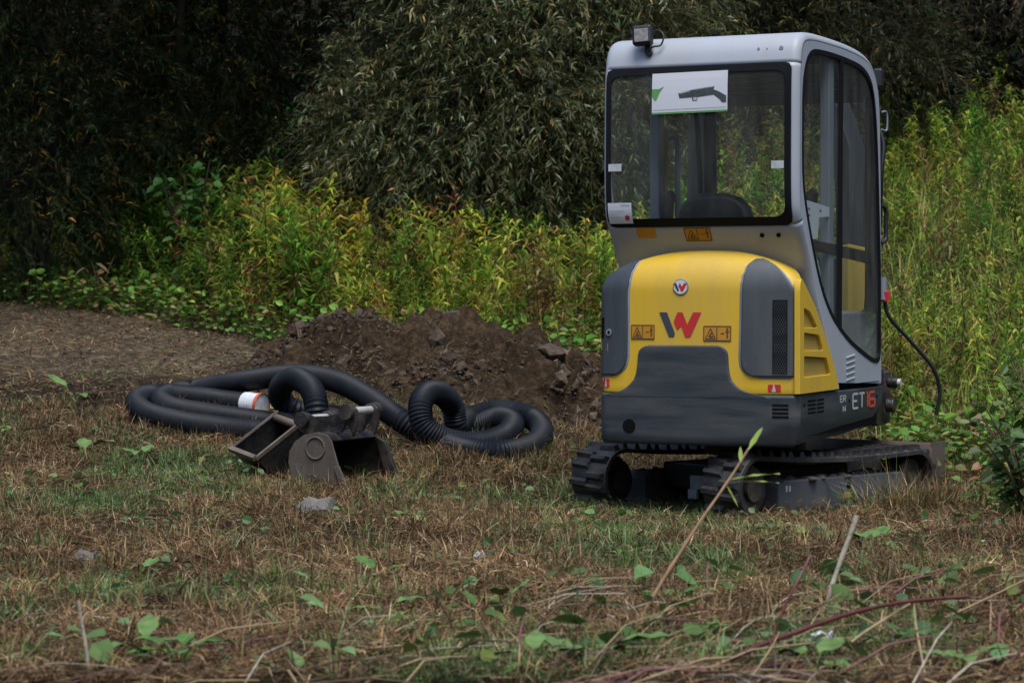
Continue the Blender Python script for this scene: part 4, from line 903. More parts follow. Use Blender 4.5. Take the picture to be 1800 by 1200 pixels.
for i in range(285):
    while True:
        x, y = RNG.uniform(-1.9, .8), RNG.uniform(14.2, 17.4)
        if float(mound_h(np.array(x), np.array(y))) > .04: break
    k = i % 5
    if i < 5: o = clods[k].build('clod', M['clod'], mnd); first.append(o)
    else: o = first[k].copy(); COL.objects.link(o); o.parent = mnd
    s_ = float(RNG.uniform(.012, .055)) * (1.8 if RNG.random() < .1 else 1); o.location = (x, y, mz(x, y) + s_ * .2); o.scale = (s_, s_ * RNG.uniform(.7, 1.1), s_ * RNG.uniform(.6, 1)); o.rotation_euler = tuple(RNG.uniform(0, 6, 3))
b = MB(); b.raw(*rock_mesh(77)); lump0 = None
for i in range(26):
    x, y = RNG.normal(.34, .20), RNG.normal(15.15, .22)
    if lump0 is None: lump0 = o = b.build('clod', M['lump'], mnd)
    else: o = lump0.copy(); COL.objects.link(o); o.parent = mnd
    s_ = float(RNG.uniform(.02, .06)); o.location = (x, y, mz(x, y) + s_ * .3); o.scale = (s_, s_ * RNG.uniform(.6, 1.1), s_ * RNG.uniform(.5, .9)); o.rotation_euler = tuple(RNG.uniform(0, 6, 3))
o = first[2].copy(); COL.objects.link(o); o.parent = None; o.name = 'boulder'; p_ = (.24, 15.3); o.location = (p_[0], p_[1], mz(*p_) + .04); o.scale = (.13, .11, .10); o.rotation_euler = (.3, .2, .8); tag(o, 'pale brown boulder on the right end of the dirt mound', 'stone')

def crumbs(name, x, y, z, s_, mat, parent=None):
    n = len(x); o6 = np.array([(1, 0, 0), (-1, 0, 0), (0, 1, 0), (0, -1, 0), (0, 0, .8), (0, 0, -.8)], float)
    f8 = np.array([(0, 2, 4), (2, 1, 4), (1, 3, 4), (3, 0, 4), (2, 0, 5), (1, 2, 5), (3, 1, 5), (0, 3, 5)])
    V = o6[None] * s_[:, None, None] * RNG.uniform(.5, 1.2, (n, 6, 1)) + RNG.normal(0, .18, (n, 6, 3)) * s_[:, None, None] + np.stack([x, y, z], 1)[:, None]
    F = f8[None] + (np.arange(n) * 6)[:, None, None]
    return np_mesh(name, V.reshape(-1, 3), F.reshape(-1, 3), mat, parent=parent)
n = 5200; cx_ = RNG.uniform(-2.1, 1.0, n); cy_ = RNG.uniform(14.0, 17.6, n); hh_ = mound_h(cx_, cy_); ok = hh_ > .015; cx_, cy_, hh_ = cx_[ok], cy_[ok], hh_[ok]
tag(crumbs('soil_crumbs', cx_, cy_, gh(cx_, cy_) - .03 + hh_ + RNG.uniform(-.01, .03, len(cx_)), RNG.uniform(.005, .022, len(cx_)), M['clod'], mnd), kind='stuff')
n = 3800; cy_ = RNG.uniform(15.6, 21.5, n); cx_ = RNG.uniform(-6, -.9, n); tag(crumbs('earth_crumbs', cx_, cy_, gh(cx_, cy_) + .004, RNG.uniform(.006, .02, n), M['lump']), 'loose crumbs of earth on the bare track at the left', 'earth', kind='stuff')
# ------------------------------------------------------------------ vegetation tools
def unit(a): return a / np.maximum(np.linalg.norm(a, axis=1, keepdims=True), 1e-9)
def kites(base, d, side, length, width, mid=.42, sag=None):
    """one kite-shaped leaf per row: (n,4,3)"""
    m = base + d * (length * mid)[:, None]
    tip = base + d * length[:, None]
    if sag is not None: tip = tip + np.array([0, 0, -1.]) * (length * sag)[:, None]; m = m + np.array([0, 0, .35]) * (length * sag)[:, None]
    hw = (width * .5)[:, None]
    return np.stack([base, m + side * hw, tip, m - side * hw], 1)
def ovals(base, d, side, length, width, sag=None):
    """rounder leaves: two quads per row, (2n,4,3), first all right halves, then all left halves"""
    dn = np.array([0, 0, -1.]); sg = np.zeros(len(base)) if sag is None else sag
    pt = lambda t, w: base + d * (length * t)[:, None] + dn * (length * sg * t * t)[:, None] + side * (width * .5 * w)[:, None]
    up = np.cross(d, side) * (width * .08)[:, None]; up = up * np.sign(up[:, 2:3] + 1e-9)
    return np.concatenate([np.stack([base, pt(.30, .92) + up, pt(.68, .78) + up, pt(1, 0)], 1), np.stack([base, pt(1, 0), pt(.68, -.78) + up, pt(.30, -.92) + up], 1)])
def quads_obj(name, Q, cols, mat, parent=None):
    n = len(Q); V = Q.reshape(-1, 3); F = np.arange(4 * n).reshape(n, 4)
    return np_mesh(name, V, F, mat, np.repeat(cols, 4, 0), parent)
def pal(n, cols, probs, jit=.18, rng=RNG):
    c = np.array(cols)[rng.choice(len(cols), n, p=np.array(probs) / np.sum(probs))]
    return np.clip(c * (1 + rng.normal(0, jit, (n, 1))) * (1 + rng.normal(0, jit * .3, (n, 3))), .003, .9)

def blades(x, y, ln, wd, elev, cols, rng=RNG, az=None, z0=None):
    n = len(x); a = rng.uniform(0, 2 * PI, n) if az is None else az
    d = np.stack([np.cos(a) * np.cos(elev), np.sin(a) * np.cos(elev), np.sin(elev)], 1)
    s = unit(np.stack([-np.sin(a), np.cos(a), np.zeros(n)], 1) + rng.normal(0, .35, (n, 3)))
    z = gh(x, y) if z0 is None else z0
    b = np.stack([x, y, z], 1); return kites(b, d, s, ln, wd, mid=.35, sag=rng.uniform(0, .35, n) * (elev > .2))

# ------------------------------------------------------------------ trees and tall shrubs
def willow(name, label, base, lobes, nshoot, cols, probs, leaf=(.045, .10), group=None, nl=19, shoot=(.28, .75), seed=0, droop=.45, wratio=.175):
    rng = np.random.default_rng(100 + seed); rt = empty(name, base); tag(rt, label, 'tree', group); B = np.array(base)
    # trunk and limbs
    tb = MB(); lobes = np.array(lobes, float)
    for L_ in lobes:
        q = L_[:3] - B; mid_ = q * .5 + np.array([rng.uniform(-.2, .2), rng.uniform(-.1, .3), .1])
        tb.tube(smooth_path([(rng.uniform(-.15, .15), rng.uniform(-.1, .1), -.15), tuple(mid_ * .5 + np.array([0, 0, -.05])), tuple(mid_), tuple(q), tuple(q * 1.0 + np.array([rng.uniform(-.4, .4), 0, L_[5] * .6]))], .15), list(np.linspace(.075, .012, len(smooth_path([(0, 0, -.15), tuple(mid_ * .5 + np.array([0, 0, -.05])), tuple(mid_), tuple(q), tuple(q + np.array([0, 0, L_[5] * .6]))], .15)) )) if False else .035, 7)
        for k in range(7):
            v = rng.normal(size=3); v[1] = -abs(v[1]); v /= np.linalg.norm(v); e_ = q + v * L_[3:6] * .9
            tb.tube([tuple(q), tuple(q * .4 + e_ * .6 + rng.normal(0, .06, 3)), tuple(e_)], [.022, .013, .006], 5)
    tb.build('trunk', M['bark'], rt, smooth=60)
    vol = lobes[:, 3] * lobes[:, 4] + lobes[:, 3] * lobes[:, 5]; which = rng.choice(len(lobes), nshoot, p=vol / vol.sum())
    L_ = lobes[which]; v = unit(rng.normal(size=(nshoot, 3))); flip = (v[:, 1] > 0) & (rng.random(nshoot) < .65); v[flip, 1] *= -1
    rad = 1 - .55 * rng.random(nshoot) ** 1.6
    # clumped outline
    rad *= .82 + .36 * vnoise(v[:, 0] * 2 + v[:, 1] + which, v[:, 2] * 2 + which * 3.1, .45, seed)
    S = L_[:, :3] + v * L_[:, 3:6] * rad[:, None] - B
    D = unit(v * .8 + rng.normal(0, .55, (nshoot, 3)) + np.array([0, 0, .25]))
    gap = vnoise(S[:, 0] + .6 * S[:, 1], S[:, 2] - .5 * S[:, 1], .42, seed + 3) + .35 * rng.random(nshoot) > .50
    S, D, which = S[gap], D[gap], which[gap]; nshoot = len(S)
    ln = rng.uniform(*shoot, nshoot)
    t = (np.arange(nl) + .5) / nl
    pos = S[:, None] + D[:, None] * (ln[:, None] * t)[:, :, None]; pos[:, :, 2] -= droop * ln[:, None] * t ** 2
    dr = D[:, None] + np.array([0, 0, -1.]) * (2 * droop * t)[None, :, None]; dr = unit(dr.reshape(-1, 3)).reshape(nshoot, nl, 3)
    n_ = nshoot * nl; dr = dr.reshape(n_, 3); base_ = pos.reshape(n_, 3)
    perp = unit(np.cross(dr, rng.normal(size=(n_, 3))))
    ld = unit(dr * rng.uniform(.5, 1.2, (n_, 1)) + perp * .8); sd_ = unit(np.cross(ld, rng.normal(size=(n_, 3)) + np.array([0, 0, .8])))
    le = rng.uniform(*leaf, n_); q = kites(base_, ld, sd_, le, le * wratio * rng.uniform(.8, 1.25, n_), sag=rng.uniform(0, .25, n_))
    c = pal(n_, cols, probs, .2, rng)
    # ochre shoots: whole twigs turn together
    tint = np.repeat(rng.random(nshoot) < .07, nl); c[tint] = c[tint] * .4 + np.array(cols[-1]) * .6
    c = np.clip(c * np.repeat(np.exp(rng.normal(0, .38, nshoot)), nl)[:, None], .004, .6)
    # the twigs that carry the leaves
    e0, e1, e2 = S, pos[:, nl // 2], pos[:, -1]; tw = unit(np.cross(D, rng.normal(size=(nshoot, 3)))) * .0035
    tq = np.concatenate([np.stack([e0 - tw, e0 + tw, e1 + tw * .7, e1 - tw * .7], 1), np.stack([e1 - tw * .7, e1 + tw * .7, e2 + tw * .3, e2 - tw * .3], 1)])
    tcol = pal(2 * nshoot, [np.array(cols[0]) * np.array([1.3, .95, .75]), np.array(cols[1]) * np.array([1.5, 1.0, .8])], [1, 1], .25, rng)
    q = np.concatenate([q, tq]); c = np.concatenate([c, tcol])
    quads_obj('crown', q, c, M['leaf'], rt)
    return rt
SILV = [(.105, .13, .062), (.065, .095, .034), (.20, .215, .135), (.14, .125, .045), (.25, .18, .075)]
SHADED_LEAF = [(.024, .044, .013), (.036, .060, .020), (.060, .078, .038), (.10, .085, .022), (.28, .15, .03)]  # greens darkened to stand in for shade under the canopy; ochres are leaf colour
DEEP_SHADE = [(.004, .007, .003), (.007, .010, .005), (.010, .012, .006), (.015, .012, .005)]  # near-black leaf colours stand in for the deep shade between trees
def gpt(x, y): return (x, y, gz(x, y))
willow('willow_tree', 'silvery green willow in the middle, left of the cab roof', gpt(-.1, 21.4), [(-.25, 21.2, 3.7, 1.15, .9, 1.4), (-.95, 21.0, 2.65, .72, .6, .85), (.05, 20.9, 2.75, .85, .65, .95), (.75, 21.1, 3.2, .8, .7, 1.1), (.9, 21.3, 4.4, 1.0, .9, 1.2), (-.6, 21.3, 4.9, .9, .8, .9)], 10500, SILV, [4, 4, 2.5, 1.5, 1], seed=1)
willow('willow_tree', 'dark willow behind the cab roof on the right', gpt(2.3, 23.4), [(1.8, 23.0, 3.9, 1.2, .9, 1.2), (3.1, 23.2, 4.2, 1.1, .9, 1.3), (2.4, 22.9, 3.0, .9, .7, .7), (3.5, 23.4, 3.4, .8, .7, .8), (1.9, 23.4, 5.4, 1.6, 1.1, 1.1)], 5200, [(.035, .047, .02), (.046, .056, .026), (.07, .072, .04), (.055, .045, .02), (.09, .06, .022)], [4, 4, 2, 1.5, 1], seed=2)
willow('willow_tree', 'dark willow with ochre leaves at the left edge', gpt(-4.3, 21.8), [(-4.35, 21.5, 2.2, .8, .6, 1.0), (-3.9, 21.7, 3.3, .9, .7, 1.0), (-4.6, 21.6, 3.9, .9, .7, 1.1), (-5.3, 21.5, 2.9, .9, .7, 1.5), (-4.2, 21.8, 5.3, 1.5, 1.1, 1.0), (-4.4, 20.2, 5.4, 1.6, 1.2, .9), (-5.2, 20.0, 6.0, 1.4, 1.3, .9)], 5500, SHADED_LEAF, [5, 5, 2.4, .9, .4], seed=3)  # last two lobes: unseen overhead crown added to shade the tree
willow('willow_tree', 'very dark willow with orange leaves, second tree from the left', gpt(-3.0, 22.6), [(-3.15, 22.3, 2.5, .8, .6, 1.1), (-2.75, 22.4, 3.7, .85, .6, 1.0), (-3.5, 22.4, 4.3, .9, .7, 1.0), (-2.6, 22.5, 5.3, 1.5, 1.2, 1.0), (-2.7, 20.6, 5.4, 1.5, 1.3, .9)], 4800, SHADED_LEAF, [5, 5, 1.5, 1.0, .6], seed=4)  # last lobe hangs out of view overhead, added for its shade
willow('shade_tree', 'tree in the gap between the two willow groups, leaves coloured for deep shade', gpt(-2.0, 24.6), [(-2.0, 24.5, 2.6, 1.2, .7, 1.5), (-1.6, 24.4, 4.6, 1.5, 1.0, 1.2), (-1.8, 23.0, 5.7, 1.9, 1.5, .9), (-1.6, 21.3, 5.9, 1.4, 1.2, .9)], 2600, DEEP_SHADE, [4, 3, 2, 1], seed=5)  # high forward lobes are unseen, added to keep the gap dark
willow('shade_tree', 'dark tree standing behind the willow and the excavator', gpt(.6, 24.8), [(.2, 24.6, 3.6, 1.6, .8, 1.8), (1.6, 24.7, 4.4, 1.6, .8, 1.6), (-.6, 24.6, 5.2, 1.5, .9, 1.2)], 2600, DEEP_SHADE, [3, 3, 3, 1], seed=6)
willow('shade_tree', 'dark tree behind the willows at the left edge', gpt(-4.8, 24.6), [(-4.6, 24.4, 3.6, 1.6, .8, 1.9), (-3.3, 24.5, 4.4, 1.3, .8, 1.4), (-5.0, 23.4, 5.6, 1.8, 1.3, .9)], 2600, DEEP_SHADE, [3, 3, 3, 1], seed=7)
willow('shade_tree', 'brownish tree high on the bank at the top right corner', gpt(4.9, 25.4), [(4.4, 25.2, 4.6, 1.0, .7, 1.0), (5.6, 25.4, 4.9, 1.1, .8, 1.2), (4.0, 25.3, 5.6, 1.4, .9, .9)], 2200, [(.06, .06, .035), (.08, .075, .05), (.10, .07, .035), (.05, .055, .03)], [3, 3, 2, 2], seed=8)

# undergrowth added behind the trees, coloured near-black to put shade into the gap
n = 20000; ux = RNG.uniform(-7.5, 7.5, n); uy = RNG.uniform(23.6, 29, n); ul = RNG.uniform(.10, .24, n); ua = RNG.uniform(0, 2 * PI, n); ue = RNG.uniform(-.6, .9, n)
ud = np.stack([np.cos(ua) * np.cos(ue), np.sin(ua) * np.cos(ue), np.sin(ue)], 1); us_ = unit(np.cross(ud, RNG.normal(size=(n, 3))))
tag(quads_obj('undergrowth', kites(np.stack([ux, uy, gh(ux, uy) + RNG.uniform(0, .9, n)], 1), ud, us_, ul, ul * .55), pal(n, DEEP_SHADE, [4, 3, 2, 1]), M['leaf']), 'undergrowth on the slope behind the trees, coloured dark for shade', 'undergrowth', kind='stuff')
# ------------------------------------------------------------------ weeds
def goldenrod_quads(seed, h=1.0, nleaf=62, cols=None, probs=None):
    rng = np.random.default_rng(500 + seed); Q = []; C = []
    lean = rng.normal(0, .10, 2); t = np.linspace(0, 1, 7)
    ax = np.stack([lean[0] * t ** 2 * h, lean[1] * t ** 2 * h, t * h], 1)
    for i in range(6):      # stem: two crossed strips
        for d in (np.array([.004, 0, 0]), np.array([0, .004, 0])):
            Q.append([ax[i] - d, ax[i] + d, ax[i + 1] + d * .8, ax[i + 1] - d * .8]); C.append((.14, .11, .045) if rng.random() < .6 else (.12, .05, .03))
    u = np.sort(rng.random(nleaf) ** .8) * .92 + .07; a = np.arange(nleaf) * 2.4 + rng.normal(0, .4, nleaf)
    b = np.stack([np.interp(u, t, ax[:, j]) for j in range(3)], 1)
    el = rng.uniform(-.25, .85, nleaf) + .5 * (u - .5); d = np.stack([np.cos(a) * np.cos(el), np.sin(a) * np.cos(el), np.sin(el)], 1)
    s = np.stack([-np.sin(a), np.cos(a), np.zeros(nleaf)], 1) + rng.normal(0, .2, (nleaf, 3)); s = unit(s)
    ln = (.095 + .075 * np.sin(PI * np.clip(u, 0, 1))) * rng.uniform(.7, 1.3, nleaf) * h ** .4; Qk = kites(b, d, s, ln, ln * rng.uniform(.13, .22, nleaf), sag=rng.uniform(.05, .5, nleaf))
    c = pal(nleaf, cols, probs, .15, rng); low_ = u < .3; c[low_] = c[low_] * np.array([.8, .55, .5])
    return np.concatenate([np.array(Q), Qk]), np.concatenate([np.array(C), c])
GOLD = [(.19, .31, .04), (.27, .36, .055), (.115, .225, .03), (.42, .38, .07), (.52, .40, .11)]
GREEN = [(.07, .18, .022), (.105, .23, .03), (.15, .27, .045), (.20, .23, .04)]
BROWN = [(.22, .13, .05), (.32, .23, .11), (.16, .07, .035), (.14, .15, .04)]
VAR = [goldenrod_quads(i, 1.0, 52, GOLD, [4, 4, 2.5, 1.6, .7]) for i in range(7)] + [goldenrod_quads(i + 20, 1.0, 50, GREEN, [3, 4, 3, 1]) for i in range(3)] + [goldenrod_quads(i + 40, 1.05, 44, BROWN, [3, 3, 2, 2]) for i in range(2)]
def scatter(name, var, xs, ys, zs, sc, ids, label, cat, mat, jit=.15, tilt=.08, rng=RNG, field=0.):
    Qs, Cs = [], []
    for k, (q, c) in enumerate(var):
        m = np.nonzero(ids == k)[0]
        if not len(m): continue
        a = rng.uniform(0, 2 * PI, len(m)); ca, sa = np.cos(a), np.sin(a); R = np.zeros((len(m), 3, 3)); R[:, 0, 0] = ca; R[:, 0, 1] = -sa; R[:, 1, 0] = sa; R[:, 1, 1] = ca; R[:, 2, 2] = 1
        tl = rng.normal(0, tilt, (len(m), 2)); R[:, 0, 2] += tl[:, 0]; R[:, 1, 2] += tl[:, 1]
        q2 = np.einsum('nij,vkj->nvki', R, q) * sc[m][:, None, None, None] + np.stack([xs[m], ys[m], zs[m]], 1)[:, None, None, :]
        Qs.append(q2.reshape(-1, 4, 3)); fl = (fbm(xs[m], ys[m], .75, 207, 3) - .5) * field; cj = c[None] * (1 + np.stack([1.9 * fl, .7 * fl, .3 * fl], 1)[:, None, :]) * (1 + rng.normal(0, jit, (len(m), 1, 1))) * (1 + rng.normal(0, jit * .35, (len(m), 1, 3))); Cs.append(np.clip(cj, .004, .8).reshape(-1, 3))
    o = quads_obj(name, np.concatenate(Qs), np.concatenate(Cs), mat); tag(o, label, cat, kind='stuff'); return o
def front_y(x, y):   # where the weeds begin, as a function of bearing
    px = 900 + FPX * x / y
    return np.interp(px, [-300, 0, 200, 300, 430, 600, 900, 1040, 1100, 1500, 1580, 1700, 2100], [22.5, 21.8, 21.0, 20.2, 19.0, 18.4, 17.6, 16.6, 16.0, 14.8, 14.2, 13.6, 13.2])
X = RNG.uniform(-6, 7, 60000); Y = RNG.uniform(13, 26, 60000)
px_ = 900 + FPX * X / Y; fyv = front_y(X, Y)
dens = np.where(px_ < 1100, np.where(Y < fyv + 3.2, .30, .06), .26) * (Y > fyv) * (px_ > -250) * (px_ < 2150)
dens *= np.where(px_ < 180, .25, 1) * (.35 + 1.2 * fbm(X, Y, 1.1, 61))
dens = np.where(px_ > 1500, dens * .55, dens); dens = np.where((px_ > 1000) & (px_ < 1500) & (Y < 15.3), 0, dens)
kp = RNG.random(60000) < dens * .58; X, Y = X[kp], Y[kp]; px_ = px_[kp]; fyv = fyv[kp]
hgt = np.interp(px_, [-200, 300, 480, 620, 900, 1050, 1500, 1800], [.7, 1.0, 1.02, .9, .78, .72, .50, .58]) * RNG.uniform(.5, 1.3, len(X)) * (.75 + .5 * fbm(X, Y, .7, 66, 2)) * np.clip(.45 + (Y - fyv) * .5, .45, 1) * np.where(px_ < 230, .75, 1)
ids = np.where(RNG.random(len(X)) < .13 + .5 * ((px_ > 900) & (px_ < 1070) & (Y < fyv + .9)) + .35 * (vnoise(X, Y, .6, 301) > .78), RNG.integers(10, 12, len(X)), np.where(RNG.random(len(X)) < np.where(px_ < 420, .75, .22), RNG.integers(7, 10, len(X)), RNG.integers(0, 7, len(X))))
scatter('weed_thicket', VAR, X, Y, gh(X, Y), hgt, ids, 'thick yellow green weeds covering the bank behind the excavator and mound', 'weeds', M['weed'], jit=.2, tilt=.16, field=1.0)
n = 34000; X = RNG.uniform(-2.5, 6.5, n); Y = RNG.uniform(13.5, 25, n); px_ = 900 + FPX * X / Y; kp = (Y > front_y(X, Y) + .1) & (px_ > 420) & (px_ < 2150) & ((px_ < 1040) | (px_ > 1480)) & (RNG.random(n) < .35 + .65 * (px_ > 1480)); X, Y = X[kp], Y[kp]; n = len(X)
c = pal(n, [(.20, .29, .05), (.28, .34, .08), (.40, .36, .14), (.14, .24, .035), (.26, .17, .08)], [3, 3, 2, 3, 1]); ln = RNG.uniform(.18, .6, n)
tag(quads_obj('tall_grass', blades(X, Y, ln, RNG.uniform(.006, .013, n), RNG.uniform(.5, 1.45, n), c), c, M['grass']), 'soft tall grass standing between the weeds on the bank', 'grass', kind='stuff')
# front-row plants one can tell apart
gmesh = []
for k in range(6):
    o = quads_obj('goldenrod_plant', *VAR[k], M['weed']); gmesh.append(o)
spots = [(395, 592, .85, 'short leafy weed at the left end of the weed row'), (470, 585, 1.15, 'tall leafy weed above the left loop of the hose'), (545, 575, 1.05, 'leafy weed behind the arch of the hose'),
         (640, 560, 1.0, 'leafy weed behind the left hump of the dirt mound'), (730, 550, 1.15, 'tall weed behind the middle of the dirt mound'), (860, 560, 1.0, 'leafy weed behind the dip of the dirt mound'),
         (930, 590, .95, 'leafy weed behind the boulder on the dirt mound'), (1020, 612, .9, 'last leafy weed of the row, next to the left side of the cab'), (1600, 735, .7, 'leafy weed beside the hanging cable of the excavator'),
         (1640, 700, .8, 'leafy weed above the dozer blade'), (1700, 725, .8, 'leafy weed right of the dozer blade'), (1760, 705, .85, 'yellowish weed on the bank near the right edge'), (1690, 640, .8, 'weed standing halfway up the bank on the right')]
for i, (px, py, s_, lab) in enumerate(spots):
    k = i % 6; o = gmesh[k] if i < 6 else gmesh[k].copy()
    if i >= 6: COL.objects.link(o)
    p = atg(px, py); o.location = (p.x, p.y, gz(p.x, p.y) - .01); o.scale = (s_,) * 3; o.rotation_euler.z = i * 1.7
    tag(o, lab, 'weed', 'front row weeds')
# low broad-leaved ground cover under the weeds and beside the tracks
def rosette(seed, n=9, cols=GREEN, probs=(1, 1, 1, .6), lr=(.04, .075), hr=(.02, .22)):
    rng = np.random.default_rng(900 + seed); a = rng.uniform(0, 2 * PI, n); el = rng.uniform(-.3, .6, n)
    b = np.stack([rng.normal(0, .07, n), rng.normal(0, .07, n), rng.uniform(*hr, n)], 1); d = np.stack([np.cos(a) * np.cos(el), np.sin(a) * np.cos(el), np.sin(el)], 1)
    s = unit(np.cross(d, rng.normal(0, .5, (n, 3)) + np.array([0, 0, 1.]))); ln = rng.uniform(*lr, n)
    q = ovals(b, d, s, ln, ln * rng.uniform(.6, .9, n), sag=rng.uniform(0, .4, n)); c = pal(n, cols, probs, .2, rng); c = np.concatenate([c, c])
    st = np.stack([np.stack([b * [1, 1, 0], b * [1, 1, 0] + [.003, 0, 0], b + [.002, 0, 0], b], 1)], 0)[0]
    return np.concatenate([q, st]), np.concatenate([c, np.tile([[.10, .08, .03]], (n, 1))])
COV = [rosette(i) for i in range(4)] + [rosette(i + 10, cols=[(.11, .14, .03), (.16, .15, .04), (.20, .12, .05), (.09, .13, .03)]) for i in range(2)]
X = RNG.uniform(-6, 7, 50000); Y = RNG.uniform(10, 24, 50000); px_ = 900 + FPX * X / Y; fyv = front_y(X, Y)
d_ = np.where((Y > fyv - .5) & (Y < fyv + 1.2), .30, 0.)
d_ = np.where((px_ < 330) & (Y > fyv - .7) & (Y < fyv + 2.5), .42, d_)
d_ = np.where((px_ > 1560) & (Y > 12.6) & (Y < 15.5), .34, d_); d_ = np.where((px_ > 1690) & (Y > 10.5) & (Y < 13), .22 * sstep(1690, 1780, px_), d_)
d_ = np.where((px_ > 1000) & (px_ < 1560) & (Y < 15.2), 0, d_) * (px_ > -250) * (px_ < 2150)
kp = RNG.random(len(X)) < d_; X, Y = X[kp], Y[kp]
scatter('ground_cover', COV, X, Y, gh(X, Y), RNG.uniform(.7, 1.4, len(X)), RNG.integers(0, 6, len(X)), 'low leafy green plants along the foot of the weeds', 'ground cover', M['broad'])
SM = [rosette(i + 30, 6, [(.07, .14, .035), (.10, .18, .06), (.15, .23, .10), (.12, .15, .04)], (1, 1, 1, .6), (.018, .042), (.005, .05)) for i in range(5)]
X = (RNG.random(2600) * 2 - 1) * 3.6; Y = np.sqrt(RNG.uniform(36, 200, 2600)); dn_ = fbm(X, Y, .45, 55, 3); kp = (np.abs(X) < .2143 * Y + .8) & (RNG.random(2600) < sstep(.52, .68, dn_) * .8 + .02) & (np.asarray(gh(X, Y)) > -1); X, Y = X[kp], Y[kp]
SM += [rosette(i + 60, 6, [(.06, .13, .025), (.09, .17, .045), (.13, .21, .075), (.12, .14, .03)], (1, 1, 1, .6), (.045, .095), (.01, .09)) for i in range(4)]
nb = 85; X = np.r_[X, RNG.uniform(-1.9, 2.0, nb)]; Y = np.r_[Y, RNG.uniform(6.1, 8.2, nb)]; sid = np.r_[RNG.integers(0, 5, len(X) - nb), RNG.integers(5, 9, nb)]
kp = (X > -.2) | (Y < 7.0) | (np.arange(len(X)) < len(X) - nb); X, Y, sid = X[kp], Y[kp], sid[kp]
scatter('small_weeds', SM, X, Y, gh(X, Y) + .01, RNG.uniform(.7, 1.4, len(X)), sid, 'small green leaves sprouting all over the mown grass', 'weeds', M['broad'])
# round-leaved sapling, dead stalk and bramble bush
def leafy_shrub(name, label, cat, base, h, spread, nst, nleaf, cols, probs, lr, seed, wr=.7):
    rng = np.random.default_rng(seed); rt = empty(name, base); tag(rt, label, cat); b = MB(); Q = []; C = []
    for k in range(nst):
        a = rng.uniform(0, 2 * PI); tp = np.array([math.cos(a) * spread * rng.uniform(.3, 1), math.sin(a) * spread * rng.uniform(.3, 1), h * rng.uniform(.6, 1.0)])
        path = smooth_path([(0, 0, -.05), tuple(tp * np.array([.3, .3, .5])), tuple(tp)], .06); b.tube(path, list(np.linspace(.010, .003, len(path))), 5)
        n = nleaf; u = rng.uniform(.25, 1, n); bb = np.stack([np.interp(u, np.linspace(0, 1, len(path)), path[:, j]) for j in range(3)], 1)
        an = rng.uniform(0, 2 * PI, n); el = rng.uniform(-.5, .5, n); d = np.stack([np.cos(an) * np.cos(el), np.sin(an) * np.cos(el), np.sin(el)], 1)
        bb = bb + d * rng.uniform(.02, .07, (n, 1)); s = unit(np.cross(d, rng.normal(0, .6, (n, 3)) + np.array([0, -.4, 1.]))); ln = rng.uniform(*lr, n)
        Q.append(ovals(bb, d, s, ln, ln * wr * rng.uniform(.85, 1.15, n), sag=rng.uniform(0, .5, n))); cc = pal(n, cols, probs, .18, rng); C.append(np.concatenate([cc, cc]))
    b.build('stem', M['twig'], rt, smooth=60); quads_obj('foliage', np.concatenate(Q), np.concatenate(C), M['broad'], rt); return rt
leafy_shrub('sapling', 'bright green round leaved sapling in front of the dark willows', 'shrub', gpt(-2.80, 20.9), 1.55, .38, 10, 26, [(.035, .13, .018), (.05, .16, .022), (.075, .18, .03)], [1, 1, 1], (.07, .12), 5, .8)
leafy_shrub('sapling', 'dark green leafy shrub right of the bright sapling, under the willow gap', 'shrub', gpt(-2.35, 20.7), 1.15, .34, 9, 26, [(.03, .10, .014), (.045, .13, .018), (.07, .15, .025)], [1, 1, 1], (.06, .10), 15, .7)
leafy_shrub('dead_stalk', 'tall withered brown plant standing alone at the dark left thicket', 'plant', gpt(-3.6, 20.9), .55, .14, 2, 9, [(.26, .16, .07), (.20, .12, .05)], [1, 1], (.10, .17), 6, .38)
leafy_shrub('bramble_bush', 'dark green bramble bush at the right edge beside the tracks', 'shrub', gpt(2.28, 10.6), .55, .34, 12, 22, [(.035, .075, .016), (.05, .10, .02), (.08, .12, .03)], [1, 1, 1], (.04, .07), 7, .75)
leafy_shrub('bramble_bush', 'taller leafy bush behind the bramble at the right edge', 'shrub', gpt(2.75, 12.2), .8, .42, 12, 26, [(.045, .09, .018), (.06, .12, .02), (.10, .14, .03)], [1, 1, 1], (.045, .075), 8, .75)

# ------------------------------------------------------------------ grass: dry thatch, tufts, green blades
def visible_xy(n, y0, y1, margin=.9, rng=RNG):
    u = rng.random(n); y = np.sqrt(y0 * y0 + u * (y1 * y1 - y0 * y0)); x = (rng.random(n) * 2 - 1) * (.2143 * y + margin); return x, y
def excluded(x, y):
    m = np.asarray(mound_h(x, y)) > .05
    dx, dy = x - 1.25, y - 12.28; c, s = math.cos(math.radians(45)), math.sin(math.radians(45)); uu = dx * c - dy * s; vv = dx * s + dy * c
    tr = (np.abs(np.abs(uu) - .435) < .13) & (np.abs(vv) < .74)
    return m | tr
def green_amt(x, y):
    g = fbm(x, y, .9, 71, 4)
    g = g + .30 * np.exp(-(((x - .38) / .34) ** 2 + ((y - 8.9) / .6) ** 2)) + .07 * np.exp(-(((x + .9) / .6) ** 2 + ((y - 11.8) / .4) ** 2)) + .03 * np.exp(-(((x + 2.2) / .7) ** 2 + ((y - 12.6) / .7) ** 2)) - .10 * np.exp(-(((x - .9) / 1.2) ** 2 + ((y - 6.9) / .7) ** 2))
    return sstep(.51, .67, g)
def bare(x, y):
    p = sstep(16.0, 17.0, y) * (1 - sstep(-1.6, -.8, x)) * .9
    q = sstep(.60, .72, fbm(x, y, .55, 81, 3)) * .7
    return np.maximum(p, q)
